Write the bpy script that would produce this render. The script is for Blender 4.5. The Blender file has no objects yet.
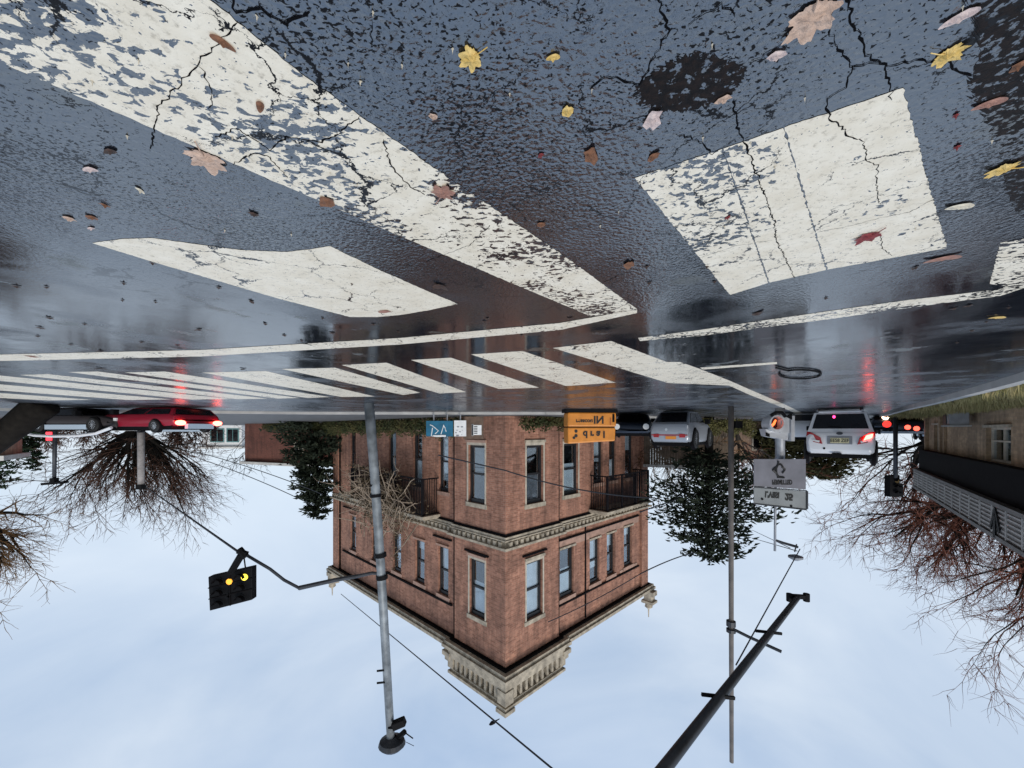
import bpy, math, random
from mathutils import Vector, Matrix
R = math.radians
S = bpy.context.scene
COL = S.collection

# ------------------------------------------------------------------ camera, sky, sun, exposure
F, YH, CH = 400.0, 430.0, 0.8          # focal length in pixels, horizon row, lens height in metres
cam_d = bpy.data.cameras.new('camera'); cam = bpy.data.objects.new('camera', cam_d); COL.objects.link(cam)
cam_d.sensor_width = 36; cam_d.lens = 36 * F / 1024; cam_d.shift_y = (YH - 384) / 1024
cam_d.clip_start = 0.05; cam_d.clip_end = 2000
# the photograph is held upside down: the camera is rolled by 180 degrees
cam.matrix_world = Matrix(((-1, 0, 0, 0), (0, 0, -1, 0), (0, -1, 0, CH), (0, 0, 0, 1)))
S.camera = cam
S.view_settings.view_transform = 'Standard'; S.view_settings.look = 'None'
S.view_settings.exposure = 0.42; S.view_settings.gamma = 1; S.view_settings.use_curve_mapping = False

SUN_EL, SUN_AZ = 36, 200               # azimuth clockwise from +Y
w = bpy.data.worlds.new('World'); S.world = w; w.use_nodes = True
nt = w.node_tree; nt.nodes.clear(); N = nt.nodes; Lk = nt.links
out = N.new('ShaderNodeOutputWorld'); bg = N.new('ShaderNodeBackground'); Lk.new(bg.outputs[0], out.inputs[0])
sky = N.new('ShaderNodeTexSky'); sky.sky_type = 'NISHITA'; sky.sun_disc = False
sky.sun_elevation = R(SUN_EL); sky.sun_rotation = R(SUN_AZ)
bg.inputs['Strength'].default_value = 0.1
tc = N.new('ShaderNodeTexCoord'); mp = N.new('ShaderNodeMapping'); mp.inputs['Scale'].default_value = (1.0, 1.0, 2.2)
mp.inputs['Rotation'].default_value = (0.2, 0.35, 0.5)
Lk.new(tc.outputs['Generated'], mp.inputs['Vector'])
no = N.new('ShaderNodeTexNoise'); no.inputs['Scale'].default_value = 1.9; no.inputs['Detail'].default_value = 7; no.inputs['Roughness'].default_value = .5
no.inputs['Distortion'].default_value = .5
Lk.new(mp.outputs[0], no.inputs['Vector'])
rp = N.new('ShaderNodeValToRGB'); e = rp.color_ramp.elements
e[0].position = .33; e[0].color = (3.3, 4.3, 5.8, 1); e[1].position = .64; e[1].color = (5.4, 6.15, 7.1, 1)
Lk.new(no.outputs['Fac'], rp.inputs['Fac'])
# paler towards the horizon
sx = N.new('ShaderNodeSeparateXYZ'); Lk.new(tc.outputs['Generated'], sx.inputs[0])
mr = N.new('ShaderNodeMapRange'); mr.inputs['From Min'].default_value = 0.0; mr.inputs['From Max'].default_value = .5
mr.inputs['To Min'].default_value = .85; mr.inputs['To Max'].default_value = 0
Lk.new(sx.outputs['Z'], mr.inputs['Value'])
m1 = N.new('ShaderNodeMixRGB'); m1.inputs['Color2'].default_value = (6.0, 6.7, 7.5, 1)
Lk.new(mr.outputs[0], m1.inputs['Fac']); Lk.new(rp.outputs['Color'], m1.inputs['Color1'])
mz = N.new('ShaderNodeMapRange'); mz.inputs['From Min'].default_value = .50; mz.inputs['From Max'].default_value = .85; mz.inputs['To Min'].default_value = 0; mz.inputs['To Max'].default_value = .8
Lk.new(sx.outputs['Z'], mz.inputs['Value'])
m3 = N.new('ShaderNodeMixRGB'); m3.inputs['Color2'].default_value = (3.3, 4.5, 6.5, 1); Lk.new(mz.outputs[0], m3.inputs['Fac']); Lk.new(m1.outputs['Color'], m3.inputs['Color1'])
m2 = N.new('ShaderNodeMixRGB'); m2.inputs['Fac'].default_value = .9
Lk.new(sky.outputs['Color'], m2.inputs['Color1']); Lk.new(m3.outputs['Color'], m2.inputs['Color2'])
Lk.new(m2.outputs['Color'], bg.inputs['Color'])

sun_d = bpy.data.lights.new('sun', 'SUN'); sun = bpy.data.objects.new('sun', sun_d); COL.objects.link(sun)
sun_d.energy = 1.5; sun_d.angle = R(18); sun_d.color = (1, .95, .88)
_d = Vector((math.sin(R(SUN_AZ)) * math.cos(R(SUN_EL)), math.cos(R(SUN_AZ)) * math.cos(R(SUN_EL)), math.sin(R(SUN_EL))))
sun.rotation_euler = _d.to_track_quat('Z', 'Y').to_euler()

# ------------------------------------------------------------------ helpers
def gx(px, D): return -(px - 512) / F * D
def gz(py, D): return CH + (py - YH) / F * D
def P(px, py, D): return Vector((gx(px, D), D, gz(py, D)))
def G(px, py, z=0.0):
    D = F * (CH - z) / (YH - py); return Vector((gx(px, D), D, z))

class MB:
    """collects faces; build() links them as ONE mesh object with a box-projected UV in metres"""
    def __init__(s): s.v = []; s.f = []; s.m = []; s.cur = 0
    def face(s, pts):
        i = len(s.v); s.v += [tuple(p) for p in pts]; s.f.append(tuple(range(i, i + len(pts)))); s.m.append(s.cur)
    def box(s, lo, hi):
        x0, y0, z0 = lo; x1, y1, z1 = hi
        s.hexa([(x0,y0,z0),(x1,y0,z0),(x1,y1,z0),(x0,y1,z0),(x0,y0,z1),(x1,y0,z1),(x1,y1,z1),(x0,y1,z1)])
    def hexa(s, c):
        i = len(s.v); s.v += [tuple(p) for p in c]
        for q in ((0,3,2,1),(4,5,6,7),(0,1,5,4),(1,2,6,5),(2,3,7,6),(3,0,4,7)):
            s.f.append(tuple(i + k for k in q)); s.m.append(s.cur)
    def obox(s, p0, p1, wx, wy, up=(0,0,1)):
        """beam from p0 to p1 with section wx by wy"""
        p0 = Vector(p0); p1 = Vector(p1); d = (p1 - p0).normalized(); up = Vector(up)
        if abs(d.dot(up)) > .98: up = Vector((1,0,0))
        a = d.cross(up).normalized() * wx / 2; b = a.cross(d).normalized() * wy / 2
        s.hexa([p0-a-b, p0+a-b, p1+a-b, p1-a-b, p0-a+b, p0+a+b, p1+a+b, p1-a+b])
    def tube(s, pts, rad, n=6, cap=True):
        pts = [Vector(p) for p in pts]
        if not hasattr(rad, '__len__'): rad = [rad] * len(pts)
        base = len(s.v); ref = None
        for i, p in enumerate(pts):
            d = (pts[min(i+1, len(pts)-1)] - pts[max(i-1, 0)])
            d = d.normalized() if d.length > 1e-9 else Vector((0,0,1))
            if ref is None: ref = d.orthogonal().normalized()
            ref = ref - d * ref.dot(d); ref = ref.normalized() if ref.length > 1e-6 else d.orthogonal().normalized()
            q = d.cross(ref)
            for k in range(n):
                t = 2 * math.pi * k / n
                s.v.append(tuple(p + (ref * math.cos(t) + q * math.sin(t)) * rad[i]))
        for i in range(len(pts) - 1):
            for k in range(n):
                a = base + i*n + k; b = base + i*n + (k+1) % n
                s.f.append((a, b, b + n, a + n)); s.m.append(s.cur)
        if cap:
            s.f.append(tuple(base + k for k in reversed(range(n)))); s.m.append(s.cur)
            s.f.append(tuple(base + (len(pts)-1)*n + k for k in range(n))); s.m.append(s.cur)
    def prism(s, poly, off):
        """polygon (3-D points) extruded by vector off"""
        off = Vector(off); n = len(poly); poly = [Vector(p) for p in poly]; i = len(s.v)
        s.v += [tuple(p) for p in poly] + [tuple(p + off) for p in poly]
        s.f.append(tuple(i + k for k in reversed(range(n)))); s.m.append(s.cur)
        s.f.append(tuple(i + n + k for k in range(n))); s.m.append(s.cur)
        for k in range(n):
            j = (k+1) % n; s.f.append((i+k, i+j, i+n+j, i+n+k)); s.m.append(s.cur)
    def disc(s, c, nrm, r, n=16, r2=None, off=0):
        nrm = Vector(nrm).normalized(); a = nrm.orthogonal().normalized(); b = nrm.cross(a); c = Vector(c)
        s.face([c + (a*math.cos(2*math.pi*k/n) + b*math.sin(2*math.pi*k/n)) * r for k in range(n)])
    def build(s, name, mat=None, parent=None, smooth=False, bevel=0, seg=2, uv=False):
        me = bpy.data.meshes.new(name); me.from_pydata(s.v, [], s.f)
        mats = mat if isinstance(mat, (list, tuple)) else [mat]
        for m in mats:
            if m: me.materials.append(m)
        if len(mats) > 1: me.polygons.foreach_set('material_index', s.m)
        if uv:
            me.update(); l = me.uv_layers.new(name='UVMap')
            for p in me.polygons:
                ax = max(range(3), key=lambda k: abs(p.normal[k]))
                for li in p.loop_indices:
                    co = me.vertices[me.loops[li].vertex_index].co
                    l.data[li].uv = ((co.y, co.z) if ax == 0 else (co.x, co.z) if ax == 1 else (co.x, co.y))
        if smooth: me.polygons.foreach_set('use_smooth', [True] * len(me.polygons))
        me.validate(); me.update()
        o = bpy.data.objects.new(name, me); COL.objects.link(o)
        if parent: o.parent = parent
        if bevel:
            md = o.modifiers.new('bevel', 'BEVEL'); md.width = bevel; md.segments = seg; md.limit_method = 'ANGLE'; md.angle_limit = R(35)
        return o

def tag(o, label=None, cat=None, group=None, kind=None):
    if label: o['label'] = label
    if cat: o['category'] = cat
    if group: o['group'] = group
    if kind: o['kind'] = kind
    return o
def empty(name, loc=(0,0,0), rz=0, **k):
    o = bpy.data.objects.new(name, None); COL.objects.link(o); o.location = loc; o.rotation_euler = (0,0,rz); o.empty_display_size = .2
    return tag(o, **k)
def text_mesh(body, size, mat, parent, mat4, name='lettering', mirror=False, bold=0.0, depth=.004, sx=1.0):
    c = bpy.data.curves.new(name, 'FONT'); c.body = body; c.size = size; c.align_x = 'CENTER'; c.align_y = 'CENTER'; c.extrude = depth; c.offset = bold
    t = bpy.data.objects.new(name, c); COL.objects.link(t)
    bpy.context.view_layer.update()
    me = bpy.data.meshes.new_from_object(t.evaluated_get(bpy.context.evaluated_depsgraph_get()))
    bpy.data.objects.remove(t)
    me.transform(Matrix.Diagonal((sx, 1, 1, 1)))
    if mirror: me.transform(Matrix.Diagonal((-1, 1, 1, 1))); me.flip_normals()
    me.transform(mat4)
    me.materials.clear(); me.materials.append(mat); me.name = name
    o = bpy.data.objects.new(name, me); COL.objects.link(o); o.parent = parent
    return o

# ------------------------------------------------------------------ materials
MAT = {}
def mat(name, col, rough=.6, metal=0, noise=0, nscale=4, bump=0, bscale=40, spec=.5, emit=None, estr=0, col2=None):
    m = bpy.data.materials.new(name); m.use_nodes = True; t = m.node_tree; b = t.nodes['Principled BSDF']
    b.inputs['Base Color'].default_value = (*col, 1); b.inputs['Roughness'].default_value = rough; b.inputs['Metallic'].default_value = metal
    b.inputs['Specular IOR Level'].default_value = spec
    if noise or col2:
        c = t.nodes.new('ShaderNodeTexCoord'); n = t.nodes.new('ShaderNodeTexNoise'); n.inputs['Scale'].default_value = nscale; n.inputs['Detail'].default_value = 6
        t.links.new(c.outputs['Object'], n.inputs['Vector'])
        r = t.nodes.new('ShaderNodeValToRGB'); r.color_ramp.elements[0].position = .3; r.color_ramp.elements[1].position = .7
        c2 = col2 or tuple(min(1, x * (1 + noise)) for x in col); c1 = col if col2 else tuple(x * (1 - noise) for x in col)
        r.color_ramp.elements[0].color = (*c1, 1); r.color_ramp.elements[1].color = (*c2, 1)
        t.links.new(n.outputs['Fac'], r.inputs['Fac']); t.links.new(r.outputs['Color'], b.inputs['Base Color'])
        mr = t.nodes.new('ShaderNodeMapRange'); mr.inputs['To Min'].default_value = max(0, rough - .12); mr.inputs['To Max'].default_value = min(1, rough + .12)
        t.links.new(n.outputs['Fac'], mr.inputs['Value']); t.links.new(mr.outputs[0], b.inputs['Roughness'])
    if bump:
        c = t.nodes.new('ShaderNodeTexCoord'); n = t.nodes.new('ShaderNodeTexNoise'); n.inputs['Scale'].default_value = bscale; n.inputs['Detail'].default_value = 4
        t.links.new(c.outputs['Object'], n.inputs['Vector'])
        bp = t.nodes.new('ShaderNodeBump'); bp.inputs['Strength'].default_value = bump; bp.inputs['Distance'].default_value = .02
        t.links.new(n.outputs['Fac'], bp.inputs['Height']); t.links.new(bp.outputs[0], b.inputs['Normal'])
    if emit:
        b.inputs['Emission Color'].default_value = (*emit, 1); b.inputs['Emission Strength'].default_value = estr
    MAT[name] = m; return m

def math_node(t, op, a, b=None, c=None):
    n = t.nodes.new('ShaderNodeMath'); n.operation = op
    for i, x in enumerate((a, b, c)):
        if x is None: continue
        if isinstance(x, (int, float)): n.inputs[i].default_value = x
        else: t.links.new(x, n.inputs[i])
    return n.outputs[0]
def noise_node(t, vec, scale, detail=4, rough=.5, dist=0):
    n = t.nodes.new('ShaderNodeTexNoise'); n.inputs['Scale'].default_value = scale; n.inputs['Detail'].default_value = detail
    n.inputs['Roughness'].default_value = rough; n.inputs['Distortion'].default_value = dist
    t.links.new(vec, n.inputs['Vector']); return n
def ramp(t, fac, stops):
    r = t.nodes.new('ShaderNodeValToRGB'); e = r.color_ramp.elements
    while len(e) < len(stops): e.new(.5)
    for i, (p, c) in enumerate(stops):
        e[i].position = p; e[i].color = (*c, 1) if hasattr(c, '__len__') else (c, c, c, 1)
    t.links.new(fac, r.inputs['Fac']); return r.outputs['Color']

def crack_mask(t, pos, gate):
    w_ = t.nodes.new('ShaderNodeVectorMath'); w_.operation = 'MULTIPLY_ADD'; n_ = noise_node(t, pos, 7, 6, .7)
    t.links.new(n_.outputs['Color'], w_.inputs[0]); w_.inputs[1].default_value = (.22,.22,.0); t.links.new(pos, w_.inputs[2])
    v_ = t.nodes.new('ShaderNodeTexVoronoi'); v_.feature = 'DISTANCE_TO_EDGE'; v_.inputs['Scale'].default_value = 3.4; t.links.new(w_.outputs[0], v_.inputs['Vector'])
    wid = math_node(t, 'MULTIPLY', math_node(t, 'MAXIMUM', math_node(t, 'SUBTRACT', noise_node(t, pos, 2.6, 4, .6).outputs['Fac'], gate), 0), .11)
    d = math_node(t, 'SUBTRACT', wid, v_.outputs['Distance'])
    return ramp(t, d, [(0, 0), (.003, 1)])
# wet asphalt as a node group so that worn paint shows the same asphalt through it
ag = bpy.data.node_groups.new('wet_asphalt_group', 'ShaderNodeTree')
ag.interface.new_socket('BSDF', in_out='OUTPUT', socket_type='NodeSocketShader')
def fill_asphalt(t):
    go = t.nodes.new('NodeGroupOutput'); b = t.nodes.new('ShaderNodeBsdfPrincipled')
    geo = t.nodes.new('ShaderNodeNewGeometry'); pos = geo.outputs['Position']
    big = noise_node(t, pos, .9, 5, .55).outputs['Fac']
    mid = noise_node(t, pos, 5, 5, .6).outputs['Fac']
    fine = noise_node(t, pos, 160, 3, .6).outputs['Fac']
    vo = t.nodes.new('ShaderNodeTexVoronoi'); vo.feature = 'SMOOTH_F1'; vo.inputs['Scale'].default_value = 62; vo.inputs['Smoothness'].default_value = .35
    wv = t.nodes.new('ShaderNodeVectorMath'); wv.operation = 'MULTIPLY_ADD'
    nn = noise_node(t, pos, 30, 3, .5); t.links.new(nn.outputs['Color'], wv.inputs[0]); wv.inputs[1].default_value = (.03,.03,.03); t.links.new(pos, wv.inputs[2])
    t.links.new(wv.outputs[0], vo.inputs['Vector'])
    col = ramp(t, fine, [(.35, (.006,.007,.010)), (.6, (.016,.018,.024)), (.78, (.05,.05,.055))])
    moss = ramp(t, noise_node(t, pos, 1.7, 6, .62).outputs['Fac'], [(.60, 0), (.66, 1)])
    mx = t.nodes.new('ShaderNodeMixRGB'); mx.inputs['Color2'].default_value = (.05,.045,.022,1)
    t.links.new(math_node(t, 'MULTIPLY', moss, .7), mx.inputs['Fac']); t.links.new(col, mx.inputs['Color1'])
    t.links.new(mx.outputs[0], b.inputs['Base Color'])
    # water film: thick where the big noise is high, so the stones stand out less there
    film = ramp(t, big, [(.40, 0), (.62, 1)])
    rough = math_node(t, 'ADD', math_node(t, 'MULTIPLY', mid, .17), .0)
    rough = math_node(t, 'SUBTRACT', rough, math_node(t, 'MULTIPLY', film, .06))
    patch = ramp(t, noise_node(t, pos, 1.15, 5, .6, .4).outputs['Fac'], [(.50, 0), (.62, 1)])
    rough = math_node(t, 'ADD', rough, math_node(t, 'MULTIPLY', patch, .16))
    rough = math_node(t, 'MAXIMUM', rough, .03)
    fd = t.nodes.new('ShaderNodeVectorMath'); fd.operation = 'LENGTH'; t.links.new(pos, fd.inputs[0])
    fm = t.nodes.new('ShaderNodeMapRange'); fm.inputs['From Min'].default_value = 3; fm.inputs['From Max'].default_value = 12; fm.inputs['To Max'].default_value = .22; t.links.new(fd.outputs['Value'], fm.inputs['Value'])
    rough = math_node(t, 'ADD', rough, fm.outputs[0])
    rough = math_node(t, 'ADD', rough, math_node(t, 'MULTIPLY', moss, .25))
    t.links.new(rough, b.inputs['Roughness'])
    b.inputs['IOR'].default_value = 2.9; b.inputs['Specular Tint'].default_value = (.92,.96,1,1)
    cd = t.nodes.new('ShaderNodeVectorMath'); cd.operation = 'LENGTH'; t.links.new(pos, cd.inputs[0])
    near = t.nodes.new('ShaderNodeMapRange'); near.inputs['From Min'].default_value = 1.1; near.inputs['From Max'].default_value = 3.4
    near.inputs['To Min'].default_value = 1.0; near.inputs['To Max'].default_value = .06
    t.links.new(cd.outputs['Value'], near.inputs['Value'])
    h = math_node(t, 'ADD', math_node(t, 'MULTIPLY', vo.outputs['Distance'], -1.0), math_node(t, 'MULTIPLY', fine, .25))
    st = math_node(t, 'ADD', math_node(t, 'SUBTRACT', .60, math_node(t, 'MULTIPLY', film, .42)), math_node(t, 'MULTIPLY', patch, .5))
    bp = t.nodes.new('ShaderNodeBump'); bp.inputs['Distance'].default_value = .0042
    t.links.new(math_node(t, 'MULTIPLY', st, near.outputs[0]), bp.inputs['Strength'])
    t.links.new(h, bp.inputs['Height'])
    wav = noise_node(t, pos, 3.2, 3, .5).outputs['Fac']
    b2 = t.nodes.new('ShaderNodeBump'); b2.inputs['Distance'].default_value = .02; b2.inputs['Strength'].default_value = .05
    t.links.new(wav, b2.inputs['Height']); t.links.new(bp.outputs[0], b2.inputs['Normal'])
    t.links.new(b2.outputs[0], b.inputs['Normal'])
    # pits between the stones where the water film breaks
    pm = t.nodes.new('ShaderNodeMapping'); pm.inputs['Scale'].default_value = (1.0, 1.35, 1); t.links.new(pos, pm.inputs['Vector'])
    pit = noise_node(t, pm.outputs[0], 84, 2.5, .55, .5).outputs['Fac']; area = noise_node(t, pos, 1.35, 4, .6).outputs['Fac']
    lim = t.nodes.new('ShaderNodeMapRange'); lim.inputs['From Min'].default_value = .36; lim.inputs['From Max'].default_value = .64; lim.inputs['To Min'].default_value = .66; lim.inputs['To Max'].default_value = .50
    t.links.new(area, lim.inputs['Value']); pmask = ramp(t, math_node(t, 'SUBTRACT', pit, lim.outputs[0]), [(0, 0), (.035, 1)])
    pmask = math_node(t, 'MAXIMUM', pmask, crack_mask(t, pos, .44))
    pb = t.nodes.new('ShaderNodeBsdfPrincipled'); pb.inputs['Base Color'].default_value = (.006,.006,.007,1); pb.inputs['Roughness'].default_value = .55; pb.inputs['IOR'].default_value = 1.25
    ms = t.nodes.new('ShaderNodeMixShader'); t.links.new(math_node(t, 'MULTIPLY', pmask, near.outputs[0]), ms.inputs[0]); t.links.new(b.outputs[0], ms.inputs[1]); t.links.new(pb.outputs[0], ms.inputs[2])
    t.links.new(ms.outputs[0], go.inputs[0])
fill_asphalt(ag)
def asphalt_mat():
    m = bpy.data.materials.new('wet_asphalt'); m.use_nodes = True; t = m.node_tree
    t.nodes.remove(t.nodes['Principled BSDF']); g = t.nodes.new('ShaderNodeGroup'); g.node_tree = ag
    t.links.new(g.outputs[0], t.nodes['Material Output'].inputs[0]); return m
M_ASPH = asphalt_mat()
def paint_mat(name, wear_lo, wear_hi, patch=.5, stretch=(1,1), fade=.0):
    m = bpy.data.materials.new(name); m.use_nodes = True; t = m.node_tree; b = t.nodes['Principled BSDF']
    geo = t.nodes.new('ShaderNodeNewGeometry'); pos = geo.outputs['Position']
    n1 = noise_node(t, pos, 9, 5, .6).outputs['Fac']
    c = ramp(t, n1, [(.3, (.76,.66,.50)), (.7, (.89,.80,.645))])
    dirt = noise_node(t, pos, 45, 5, .7).outputs['Fac']
    mx = t.nodes.new('ShaderNodeMixRGB'); mx.blend_type = 'MULTIPLY'; mx.inputs['Fac'].default_value = .6
    t.links.new(c, mx.inputs['Color1']); t.links.new(ramp(t, dirt, [(.30, (.30,.28,.25)), (.46, (1,1,1))]), mx.inputs['Color2'])
    t.links.new(mx.outputs[0], b.inputs['Base Color']); b.inputs['Roughness'].default_value = .42
    bp = t.nodes.new('ShaderNodeBump'); bp.inputs['Strength'].default_value = .35; bp.inputs['Distance'].default_value = .004
    t.links.new(dirt, bp.inputs['Height']); t.links.new(bp.outputs[0], b.inputs['Normal'])
    # flaked-off spots: gated by a broad patch noise
    mp = t.nodes.new('ShaderNodeMapping'); mp.inputs['Scale'].default_value = (stretch[0], stretch[1], 1); t.links.new(pos, mp.inputs['Vector'])
    fl = noise_node(t, mp.outputs[0], 34, 5, .55, .5).outputs['Fac']
    pt = noise_node(t, pos, 2.1, 3, .5).outputs['Fac']
    thr = t.nodes.new('ShaderNodeMapRange'); thr.inputs['From Min'].default_value = patch - .1; thr.inputs['From Max'].default_value = patch + .1
    thr.inputs['To Min'].default_value = wear_lo; thr.inputs['To Max'].default_value = wear_hi; t.links.new(pt, thr.inputs['Value'])
    d = math_node(t, 'SUBTRACT', fl, thr.outputs[0])
    sp = noise_node(t, pos, 90, 2, .5).outputs['Fac']
    mask = ramp(t, d, [(0, 0), (.02, 1)])
    mask = math_node(t, 'MAXIMUM', mask, ramp(t, sp, [(.70, 0), (.72, 1)]))
    mask = math_node(t, 'MAXIMUM', mask, crack_mask(t, pos, .44))
    g = t.nodes.new('ShaderNodeGroup'); g.node_tree = ag
    ms = t.nodes.new('ShaderNodeMixShader'); t.links.new(mask, ms.inputs[0]); t.links.new(b.outputs[0], ms.inputs[1]); t.links.new(g.outputs[0], ms.inputs[2])
    t.links.new(ms.outputs[0], t.nodes['Material Output'].inputs[0]); return m
M_PAINT_WORN = paint_mat('road_paint_worn', .65, .45, .505, (.85, 1.2))
M_PAINT = paint_mat('road_paint', .70, .56, .53)
M_PAINT_CLEAN = paint_mat('road_paint_clean', .78, .66, .55)
M_PAINT_BLOCK = paint_mat('road_paint_block', .70, .46, .54, (1, 1.2))

def brick_mat(name, c1, c2, mortar, scale=1.0):
    m = bpy.data.materials.new(name); m.use_nodes = True; t = m.node_tree; b = t.nodes['Principled BSDF']
    uv = t.nodes.new('ShaderNodeTexCoord'); br = t.nodes.new('ShaderNodeTexBrick'); t.links.new(uv.outputs['UV'], br.inputs['Vector'])
    br.inputs['Scale'].default_value = scale; br.inputs['Brick Width'].default_value = .30; br.inputs['Row Height'].default_value = .10
    br.inputs['Mortar Size'].default_value = .007; br.inputs['Color1'].default_value = (*c1, 1); br.inputs['Color2'].default_value = (*c2, 1)
    br.inputs['Mortar'].default_value = (*mortar, 1); br.inputs['Bias'].default_value = -.1
    n = noise_node(t, uv.outputs['Object'], .7, 6, .6).outputs['Fac']; n2 = noise_node(t, uv.outputs['Object'], 6, 4, .6).outputs['Fac']
    mx = t.nodes.new('ShaderNodeMixRGB'); mx.blend_type = 'MULTIPLY'; mx.inputs['Fac'].default_value = .7
    t.links.new(br.outputs['Color'], mx.inputs['Color1']); t.links.new(ramp(t, n, [(.3, (.42,.40,.39)), (.72, (1.25,1.18,1.1))]), mx.inputs['Color2'])
    m2 = t.nodes.new('ShaderNodeMixRGB'); m2.blend_type = 'MULTIPLY'; m2.inputs['Fac'].default_value = .6
    t.links.new(mx.outputs[0], m2.inputs['Color1']); t.links.new(ramp(t, n2, [(.3, (.6,.58,.58)), (.7, (1.15,1.12,1.1))]), m2.inputs['Color2'])
    t.links.new(m2.outputs[0], b.inputs['Base Color']); b.inputs['Roughness'].default_value = .85
    # soot and damp running down the wall
    sm_ = t.nodes.new('ShaderNodeMapping'); sm_.inputs['Scale'].default_value = (1.6, .16, 1); t.links.new(uv.outputs['UV'], sm_.inputs['Vector'])
    m3_ = t.nodes.new('ShaderNodeMixRGB'); m3_.blend_type = 'MULTIPLY'; m3_.inputs['Fac'].default_value = .75; t.links.new(m2.outputs[0], m3_.inputs['Color1'])
    t.links.new(ramp(t, noise_node(t, sm_.outputs[0], 1.6, 6, .65).outputs['Fac'], [(.34, (.55,.52,.5)), (.55, (1.05,1.0,.97)), (.74, (1.2,1.12,1.05))]), m3_.inputs['Color2']); t.links.new(m3_.outputs[0], b.inputs['Base Color'])
    bp = t.nodes.new('ShaderNodeBump'); bp.inputs['Strength'].default_value = .5; bp.inputs['Distance'].default_value = .012
    t.links.new(math_node(t, 'SUBTRACT', n2, br.outputs['Fac']), bp.inputs['Height']); t.links.new(bp.outputs[0], b.inputs['Normal'])
    return m
M_BRICK = brick_mat('red_brick', (.50,.26,.185), (.29,.135,.092), (.43,.32,.25))
M_BRICK_FAR = brick_mat('far_red_brick', (.22,.08,.055), (.16,.06,.045), (.2,.13,.11))
M_BRICK_GREY = brick_mat('grey_brown_brick', (.52,.40,.265), (.37,.28,.185), (.42,.34,.25))
M_BRICK_TAN = brick_mat('tan_brick', (.48,.34,.25), (.40,.28,.2), (.5,.4,.32))
M_STONE = mat('pale_stone', (.40,.345,.265), .8, noise=.4, nscale=3, bump=.4, bscale=14)
M_STONE2 = mat('pink_stone', (.40,.25,.19), .8, noise=.25, nscale=2.5, bump=.3, bscale=14)
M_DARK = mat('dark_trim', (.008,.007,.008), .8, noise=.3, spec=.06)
M_FRAME = mat('window_paint_black', (.015,.015,.017), .45)
M_FRAMEW = mat('window_paint_cream', (.52,.46,.37), .6, noise=.2)
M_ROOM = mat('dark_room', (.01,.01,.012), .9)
M_BLIND = mat('white_blind', (.85,.85,.85), .8, noise=.12, nscale=2)
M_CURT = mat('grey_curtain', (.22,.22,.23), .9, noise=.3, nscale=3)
M_IRON = mat('black_iron', (.008,.007,.009), .6, spec=.15)
M_STEEL = mat('galvanised_steel', (.27,.28,.30), .5, .35, noise=.25, nscale=5)
M_DSTEEL = mat('dark_painted_steel', (.035,.038,.045), .5, .2, noise=.4, nscale=4)
M_BLACK = mat('black_plastic', (.005,.005,.006), .6, spec=.12)
M_CONC = mat('concrete', (.40,.39,.37), .75, noise=.2, nscale=3, bump=.3, bscale=25)
M_CABLE = mat('cable', (.012,.014,.02), .6)
def glass_mat():
    m = bpy.data.materials.new('window_glass'); m.use_nodes = True; t = m.node_tree; t.nodes.remove(t.nodes['Principled BSDF'])
    tr = t.nodes.new('ShaderNodeBsdfTransparent'); tr.inputs[0].default_value = (.8,.85,.88,1); gl = t.nodes.new('ShaderNodeBsdfGlossy'); gl.inputs['Roughness'].default_value = .03
    gl.inputs[0].default_value = (.9,.95,1,1); fr = t.nodes.new('ShaderNodeLayerWeight')
    n = noise_node(t, t.nodes.new('ShaderNodeTexCoord').outputs['Object'], .9, 2).outputs['Fac']
    bp = t.nodes.new('ShaderNodeBump'); bp.inputs['Strength'].default_value = .05; bp.inputs['Distance'].default_value = .03; t.links.new(n, bp.inputs['Height']); t.links.new(bp.outputs[0], gl.inputs['Normal'])
    mx = t.nodes.new('ShaderNodeMixShader'); t.links.new(math_node(t, 'ADD', math_node(t, 'MULTIPLY', math_node(t, 'POWER', fr.outputs['Facing'], 3.0), .7), .11), mx.inputs[0]); t.links.new(tr.outputs[0], mx.inputs[1]); t.links.new(gl.outputs[0], mx.inputs[2])
    t.links.new(mx.outputs[0], t.nodes['Material Output'].inputs[0]); return m
M_GLASS = glass_mat()
M_CARGLASS = mat('car_glass', (.006,.006,.008), .06, spec=.4)
M_RED_LIT = mat('lit_red_lamp', (.6,.01,.01), .3, emit=(1,.04,.03), estr=1.4)
M_RED_HOT = mat('lit_brake_lamp', (.6,.05,.03), .3, emit=(1,.10,.07), estr=9)
M_RED = mat('red_lens', (.35,.008,.012), .15)
M_TYRE = mat('tyre_rubber', (.012,.012,.012), .8)
M_RIM = mat('alloy_rim', (.55,.56,.58), .3, .8)
M_BARK = mat('grey_bark', (.05,.042,.036), .9, noise=.4, nscale=6, bump=.5, bscale=20, spec=.12)
M_BARK_DK = mat('dark_wet_bark', (.014,.012,.010), .9, noise=.4, nscale=5, bump=.5, bscale=18, spec=.12)
M_TWIG_BR = mat('brown_twig', (.085,.047,.034), .9, spec=.12)
M_TWIG_GR = mat('grey_twig', (.055,.05,.05), .9, spec=.12)
M_TWIG_RD = mat('reddish_twig', (.19,.075,.05), .9, spec=.12)
M_TWIG_OL = mat('olive_twig', (.15,.085,.04), .9, spec=.12)
M_NEEDLE = mat('dark_needles', (.016,.024,.018), .8, col2=(.045,.055,.035), nscale=2.2, spec=.12)
M_NEEDLE2 = mat('olive_needles', (.05,.05,.02), .85, col2=(.12,.105,.045), nscale=1.5, spec=.12)
M_HEDGE = mat('hedge_leaf', (.03,.042,.018), .75, col2=(.085,.075,.03), nscale=1.3, spec=.12)
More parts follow.
